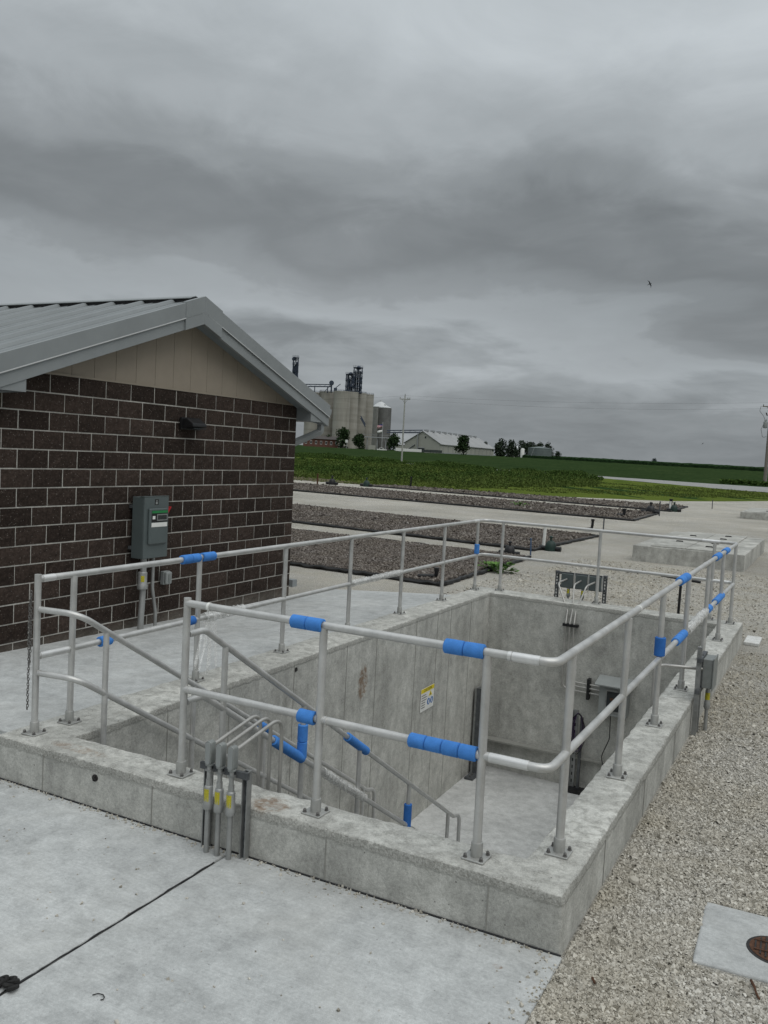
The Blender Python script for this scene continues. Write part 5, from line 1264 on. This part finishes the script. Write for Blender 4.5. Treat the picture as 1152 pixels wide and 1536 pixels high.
def conveyor(p0, p1, D, label, sup=()):
    a, b = at(*p0, D), at(*p1, D); o = thing('conveyor_bridge', (a+b)/2, label, 'conveyor'); c = (a+b)/2
    d = (b-a); n = max(4, int(d.length/3)); up_ = Vector((0, 0, 1.3)); mb = MB()
    MB().tube([a-c, b-c], .35, 6).build('bottom_chord', 'steel_blue', o); MB().tube([a-c+up_, b-c+up_], .30, 6).build('top_chord', 'steel_blue', o)
    for k in range(n): mb.tube([a-c+d*(k/n)+(up_ if k % 2 else Vector()), a-c+d*((k+1)/n)+(Vector() if k % 2 else up_)], .08, 4)
    mb.build('lattice', 'steel_blue', o)
    for t, L in sup: q = a-c+d*t; MB().tube([q, q+Vector((0, 0, -L))], .3, 6).build('support', 'steel_blue', o)
    return o
conveyor((455, 579.5), (498, 580), 556, 'dark horizontal conveyor bridge on top of the silos', ((.4, 4), (.85, 4)))
conveyor((580, 649), (634, 648.5), 520, 'thin dark conveyor from the steel bins to the warehouse ridge', ((.47, 11),))
conveyor((541, 627), (548, 640), 530, 'short slanting spout bridge on the face of the pale silos')
def drum():
    p = at(497, 583, 552); o = thing('conveyor_drive', p, 'round conveyor drive head standing on the silo roof', 'machinery', rz=-YAW)
    MB().tube([(0, 0, -2.5), (0, 0, 2.6)], .5, 6).build('stand', 'steel_blue', o); MB().tube([(0, -.8, 3.6), (0, .8, 3.6)], 1.5, 14).build('drum', 'steel_blue', o)
    MB().tube([(0, 0, 3), (-4.4, 0, -2.3)], .22, 5).build('brace', 'steel_blue', o); MB().box(1.6, 3.6, -1, 1, -1.6, .6).build('motor_house', 'steel_blue', o, smooth=False); MB().tube([(2.5, 0, .5), (5.6, 0, 3.2)], .25, 5).build('spout', 'steel_blue', o)
drum()
def hall(x0p, x1p, D0, label, wallm, roofm, py_eave, py_ridge, py_base, windows, name='warehouse', depth=12, flat=True):
    pass
def brick_building():
    a, b = at(455, 662, 505), at(506, 664, 505); z0 = float(g_h(a.x, a.y))-.5; d = Vector((b.x-a.x, b.y-a.y, 0)); L = d.length; o = thing('brick_building', (a.x, a.y, z0), 'long low red brick building with small dark windows below the silos', 'building', rz=math.atan2(d.y, d.x))
    h = at(480, 658.5, 505).z-z0; MB().box(0, L, 0, 9, 0, h).build('wall', 'redbrick', o, smooth=False)
    MB().prism([(-.5, -.6, h), (-.5, 9.6, h), (-.5, 4.5, h+1.9)], (L+1, 0, 0)).build('roof', 'darkroof', o, smooth=False)
    for k in range(7):
        x = 1.0+k*2.9; wn = MB().box(x, x+1.1, -.04, .02, h*.45, h*.80).build('window', 'white', o, smooth=False); MB().box(x+.1, x+1.0, -.07, -.045, h*.49, h*.77).build('pane', 'glass_dark', wn, smooth=False)
brick_building()
def warehouse():
    A = at(607, 663, 470); B = at(661, 666, 455); Cc = at(741, 671, 560)
    z0 = float(g_h(A.x, A.y))-.6; ux = Vector((B.x-A.x, B.y-A.y, 0)); W_ = ux.length; uy = Vector((Cc.x-B.x, Cc.y-B.y, 0)); L = uy.length
    o = thing('warehouse', (A.x, A.y, z0), 'long pale metal warehouse with gable end and ridge vents', 'building')
    h = B.z-z0; hr = at(634, 647.5, 462).z-z0; e = ux.normalized(); n = uy.normalized()
    def P(s, t, z): q = e*s+n*t; return (q.x, q.y, z)
    MB().prism([P(0, 0, 0), P(W_, 0, 0), P(W_, 0, h), P(W_/2, 0, hr), P(0, 0, h)], n*L).build('wall', 'metalwall', o, smooth=False)
    for s0 in (0, 1):
        a, b_ = (-.6, W_/2) if s0 == 0 else (W_/2, W_+.6); za, zb = (h-.4, hr+.12) if s0 == 0 else (hr+.12, h-.4)
        MB().prism([P(a, -.5, za), P(b_, -.5, zb), P(b_, -.5, zb+.3), P(a, -.5, za+.3)], n*(L+1)).build('roof_slope', 'metalroof', o, smooth=False)
    for k in range(10):
        t = L*(.05+.095*k); q = P(W_/2, t, hr+.3); MB().box(q[0]-1, q[0]+1, q[1]-1, q[1]+1, hr+.2, hr+1.3).build('ridge_vent', 'metalroof2', o, smooth=False)
    dr = MB().prism([P(W_*.40, -.05, .4), P(W_*.56, -.05, .4), P(W_*.56, -.05, 3.4), P(W_*.40, -.05, 3.4)], n*-.06).build('door', 'glass_dark', o, smooth=False)
    MB().prism([P(W_*.39, -.05, 3.45), P(W_*.57, -.05, 3.45), P(W_*.57, -.05, 3.8), P(W_*.39, -.05, 3.8)], n*-.2).build('door_head', 'metalroof2', dr, smooth=False)
    MB().prism([P(W_*.36, -.1, 0), P(W_*.385, -.1, 0), P(W_*.385, -.1, hr*.92), P(W_*.36, -.1, hr*.92)], n*-.7).build('elevator_leg', 'metalroof2', o, smooth=False)
    MB().tube([P(W_*.05, -.4, 1.5), P(W_*.30, -.4, hr*.42)], .2, 5).build('stair_rail', 'steel_blue', o)
    MB().prism([P(W_*.56, -.05, hr*.72), P(W_*.60, -.05, hr*.72), P(W_*.60, -.05, hr*.8), P(W_*.56, -.05, hr*.8)], n*-.08).build('vent', 'glass_dark', o, smooth=False)
    for k in range(12):
        t = L*(.04+.08*k); MB().prism([P(W_+.02, t, 0), P(W_+.02, t+.25, 0), P(W_+.02, t+.25, h-.3), P(W_+.02, t, h-.3)], e*.12).build('wall_rib', 'metalroof2', o, smooth=False)
    MB().prism([P(W_+.03, 0, 0), P(W_+.03, L, 0), P(W_+.03, L, h*.28), P(W_+.03, 0, h*.28)], e*.05).build('wainscot', 'metalroof2', o, smooth=False)
warehouse()
def shed(px0, px1, D, py_e, py_r, label, wallm, roofm, dep=14, name='shed'):
    a, b = at(px0, py_e, D), at(px1, py_e, D); z0 = float(g_h(a.x, a.y))-.8; d = Vector((b.x-a.x, b.y-a.y, 0)); L = d.length; h = max(1.6, a.z-z0); hr = at((px0+px1)/2, py_r, D).z-z0
    o = thing(name, (a.x, a.y, z0), label, 'building', rz=math.atan2(d.y, d.x)); MB().box(0, L, 0, dep, 0, h).build('wall', wallm, o, smooth=False)
    MB().prism([(-.4, -.5, h), (-.4, dep+.5, h), (-.4, dep/2, hr)], (L+.8, 0, 0)).build('roof', roofm, o, smooth=False); return o
shed(594, 628, 540, 667, 650, 'pale grey metal building behind the left end of the warehouse', 'metalwall', 'metalroof2', 24, 'metal_building')
shed(766, 777, 540, 678, 669, 'small white-roofed shed among the farmstead trees', 'metalwall', 'binroof', 9)
def round_tank():
    x, y = far_xy(809, 500); z0 = float(g_h(x, y)); r_ = 17.5*500/FPX; h = at(809, 672.5, 500).z-z0; o = thing('round_tank', (x, y, z0), 'wide low grey-green round tank beside the farmstead trees', 'tank')
    MB().lathe([(r_, 0), (r_, h)], n=48).build('shell', 'tankgreen', o); MB().lathe([(r_*1.01, h-.15), (r_*1.01, h+.1), (r_*.1, h+1.0)], n=48).build('roof', 'tankgreen', o)
    for k in range(1, 4): MB().lathe([(r_+.02, 0), (r_+.1, .1), (r_+.02, .2)], (0, 0, h*k/4), 48).build('wall_ring', 'tankgreen', o)
    MB().tube([(-r_*.55, -r_*.86, 0), (-r_*.2, -r_*.99, h)], .12, 5).build('ladder', 'binroof', o)
round_tank()
def small_tank():
    x, y = far_xy(783, 495); z0 = float(g_h(x, y)); r_ = 2.9*495/FPX; h = at(783, 672.5, 495).z-z0; o = thing('upright_tank', (x, y, z0), 'white upright cylindrical tank beside the round tank', 'tank')
    MB().lathe([(r_, 0), (r_, h*.9), (r_*.8, h*.97), (r_*.25, h)], n=24).build('shell', 'white', o); MB().lathe([(r_*1.05, 0), (r_*1.05, .5)], n=24).build('foot_ring', 'metalroof2', o)
    MB().tube([(r_, 0, 0), (r_*1.02, 0, h*.9)], .1, 5).build('ladder', 'metalroof2', o)
small_tank()
def flag():
    x, y = far_xy(571.5, 500); z0 = float(g_h(x, y)); zt = at(571.5, 636, 500).z; o = thing('flagpole', (x, y, z0), 'flagpole with a striped flag and a white banner before the dark bin', 'flagpole', rz=-YAW)
    MB().tube([(0, 0, 0), (0, 0, zt-z0+1)], .12, 6).build('pole', 'binroof', o)
    def cloth(nm, mat, z1, L, hh, drop):
        V = []; n = 12
        for j in (0, 1):
            for i in range(n+1): t = i/n; V.append((-L*t, .5*math.sin(t*7), -hh*j-drop*t*hh))
        q = MB().add(V, [(i, i+1, n+1+i+1, n+1+i) for i in range(n)]).build(nm, mat, o, loc=(0, 0, z1)); q.modifiers.new('thick', 'SOLIDIFY').thickness = .03; return q
    zz = zt-z0; cloth('flag', 'flag', zz, 3.2, 1.9, .55); cloth('banner', 'white', zz-3.3, 2.9, 1.5, .5)
flag()
def yard_sign():
    x, y = far_xy(518.5, 490); z0 = float(g_h(x, y)); o = thing('white_sign', (x, y, z0), 'small white square sign on a post in front of the brick building', 'sign', rz=-YAW)
    h = at(518.5, 659.5, 490).z-z0; MB().tube([(0, .1, 0), (0, .1, h)], .1, 6).build('post', 'metalroof2', o); MB().box(-.7, .7, 0, .08, h-1.6, h).build('board', 'white', o, smooth=False)
yard_sign()
def gantry():
    x, y = far_xy(562, 520); z0 = float(g_h(x, y)); o = thing('truck_gantry', (x, y, z0), 'pale steel truck loading gantry at the foot of the bins', 'gantry', rz=-YAW)
    for sx in (-9, -5, 1, 6): MB().tube([(sx, 0, 0), (sx, 0, 7.5)], .28, 6).build('column', 'metalroof2', o)
    MB().box(-9.5, 9, -1, 1, 7.5, 8.1).build('deck', 'metalroof2', o, smooth=False); MB().tube([(-9, -1, 9.2), (9, -1, 9.2)], .12, 4).build('handrail', 'metalroof2', o)
    MB().box(-4, 0, -2, 2, 0, 3.0).build('scale_house', 'metalwall', o, smooth=False)
gantry()
def far_fence():
    a, b = at(596, 676, 450), at(663, 680, 430); o = thing('dark_fence', (a.x, a.y, float(g_h(a.x, a.y))), 'low dark fence in front of the warehouse gable end', 'fence'); d = Vector((b.x-a.x, b.y-a.y, 0)); n = 16
    for k in range(n): q = d*(k/n); MB().tube([(q.x, q.y, 0), (q.x, q.y, 2.3)], .09, 5).build('post', 'fence', o)
    u = d.normalized(); v = Vector((-u.y, u.x, 0))*.05
    for k in range(n):
        q = d*((k+.06)/n); w_ = d*(.9/n); MB().prism([q+Vector((0, 0, .9)), q+w_+Vector((0, 0, .9)), q+w_+Vector((0, 0, 2.2)), q+Vector((0, 0, 2.2))], v).build('panel', 'fence', o, smooth=False)
far_fence()
# small white marker posts / parked vehicles by the elevator road
for i, (p, D, lab) in enumerate(((572, 480, 'white pickup parked left of the utility pole by the bins'), (612, 440, 'long white trailer parked before the warehouse gable'))):
    x, y = far_xy(p, D); z0 = float(g_h(x, y)); o = thing('white_vehicle', (x, y, z0), lab, 'vehicle', rz=-YAW); L = (5.4, 13)[i]; hh = (1.2, 1.5)[i]
    MB().prism([(-L/2, -1, .5), (L/2, -1, .5), (L/2, -1, hh), (L*.2, -1, hh), (L*.1, -1, hh+.75), (-L*.22, -1, hh+.75), (-L*.3, -1, hh), (-L/2, -1, hh)] if i == 0 else [(-L/2, -1.2, .8), (L/2, -1.2, .8), (L/2, -1.2, 2.2), (-L/2, -1.2, 2.2)], (0, 2.0, 0)).build('body', 'white', o, smooth=False, bevel=.08)
    for sx in (-.32, .32): MB().tube([(L*sx, -1.08, .38), (L*sx, -.82, .38)], .38, 14).build('wheel', 'black', o)
    if i == 0: MB().prism([(-L*.2, -1.01, hh+.1), (L*.08, -1.01, hh+.1), (L*.06, -1.01, hh+.62), (-L*.18, -1.01, hh+.62)], (0, -.02, 0)).build('window', 'glass_dark', o, smooth=False)

# ------------------------------------------------------------------ utility poles and wires
def pole(px, D, py_top, label, mat, rad, arm, xf):
    x, y = far_xy(px, D); z0 = float(g_h(x, y)); ht = at(px, py_top, D).z-z0; o = thing('utility_pole', (x, y, z0), label, 'utility pole', 'utility poles along the road', rz=-YAW)
    MB().tube([(0, 0, -.5), (0, 0, ht*.5), (0, 0, ht)], [rad, rad*.85, rad*.62], 10).build('pole', mat, o)
    MB().box(-arm, arm, -.14, -.02, ht-.75, ht-.58).build('crossarm', mat, o, smooth=False)
    for sx in (-1, 1): MB().tube([(sx*arm*.55, -.08, ht-.62), (0, -.08, ht-1.4)], .035, 5).build('brace', 'galv', o)
    for sx in (-.92, .55, .92): MB().lathe([(.04, 0), (.09, .06), (.05, .12), (.08, .18), (.05, .26)], (sx*arm, -.08, ht-.58), 8).build('insulator', 'castgrey', o)
    MB().lathe([(.04, 0), (.09, .06), (.05, .12), (.08, .2), (.05, .3)], (0, 0, ht), 8).build('insulator', 'castgrey', o)
    if xf:
        t = MB().lathe([(.05, 0), (.32, .05), (.32, .95), (.26, 1.05), (.08, 1.1)], (-.62, 0, ht-4.1), 16).build('transformer', 'castgrey', o)
        for k in (-.12, .12): MB().lathe([(.05, 1.08), (.08, 1.15), (.05, 1.22), (.08, 1.3), (.04, 1.42)], (-.62+k, 0, ht-4.1), 8).build('bushing', 'castgrey', t)
        for sx, z in ((-.5, ht-2.1), (-.2, ht-1.7), (.25, ht-2.0)): MB().tube([(sx, -.15, z), (sx-.22, -.2, z+.45)], .09, 7).build('cutout_fuse', 'black', o)
        MB().tube(fillet([(-1.5, 0, ht-.6), (-1.7, 0, ht-1.4), (-1.0, 0, ht-2.2), (-.6, 0, ht-3.0)], .4, 5), .03, 5).build('drop_wire', 'wire', o)
        MB().tube(fillet([(-.9, 0, ht-3.5), (-1.25, 0, ht-4.3), (-.9, 0, ht-5.6), (-.3, 0, ht-5.4)], .4, 5), .03, 5).build('drop_wire', 'wire', o)
        MB().tube([(.26, -.1, 0), (.24, -.1, ht*.55)], .06, 6).build('riser_pipe', 'greywood', o); MB().box(-.85, -.25, -.1, .1, ht-6.1, ht-5.2).build('meter_box', 'castgrey', o, smooth=False) if False else None
    return o, Vector((x, y, z0+ht))
p1, t1 = pole(602.5, 160, 593.5, 'pale grey utility pole with a crossarm rising from the soybeans', 'greywood', .17, .95, False)
p2, t2 = pole(1149.5, 140, 604, 'brown utility pole with a transformer at the right edge', 'wood', .24, 1.3, True)
def wire(a, b, sag, label):
    P = [a+(b-a)*(k/24)+Vector((0, 0, -sag*4*(k/24)*(1-k/24))) for k in range(25)]; c = (a+b)/2
    o = MB().tube([p-c for p in P], .009, 5).build('power_line', 'wire', loc=c); tag(o, label, 'power line', 'power lines between the poles')
t0 = at(395, 596, 178); t3 = at(1700, 575, 118)
wire(t1, t2, .6, 'upper power line between the pale pole and the transformer pole'); wire(t1+Vector((0, 0, -.6)), t2+Vector((.4, 0, -.9)), .8, 'lower power line between the pale pole and the transformer pole')
wire(t0, t1, .5, 'power line running left from the pale pole behind the silos')

# ------------------------------------------------------------------ birds
def bird(p, s, label, rz, roll):
    o = thing('bird', p, label, 'bird', 'birds in the sky', rz); o.rotation_euler = (roll[0], roll[1], rz)
    MB().lathe([(.004*s, -.55*s), (.05*s, -.42*s), (.10*s, -.12*s), (.12*s, .1*s), (.085*s, .3*s), (.09*s, .38*s), (.05*s, .48*s), (.01*s, .56*s)], n=10).build('body', 'bird', o)
    for sx in (-1, 1):
        MB().prism([(sx*.06*s, 0, .22*s), (sx*.5*s, -.10*s, .30*s), (sx*1.15*s, -.22*s, -.12*s), (sx*.55*s, -.08*s, .02*s), (sx*.06*s, 0, -.08*s)], (0, .02*s, 0)).build('wing', 'bird', o, smooth=False)
        MB().prism([(0, 0, -.45*s), (sx*.03*s, 0, -.4*s), (sx*.2*s, 0, -.85*s)], (0, .015*s, 0)).build('tail_feather', 'bird', o, smooth=False)
bird(at(974.5, 426, 26), .115, 'small dark swallow flying high in the sky on the right', -YAW, (.5, R(62), 0))
bird(at(1054, 665.5, 90), .14, 'tiny dark bird low in the sky near the right horizon', -YAW, (.3, R(-40), 0))
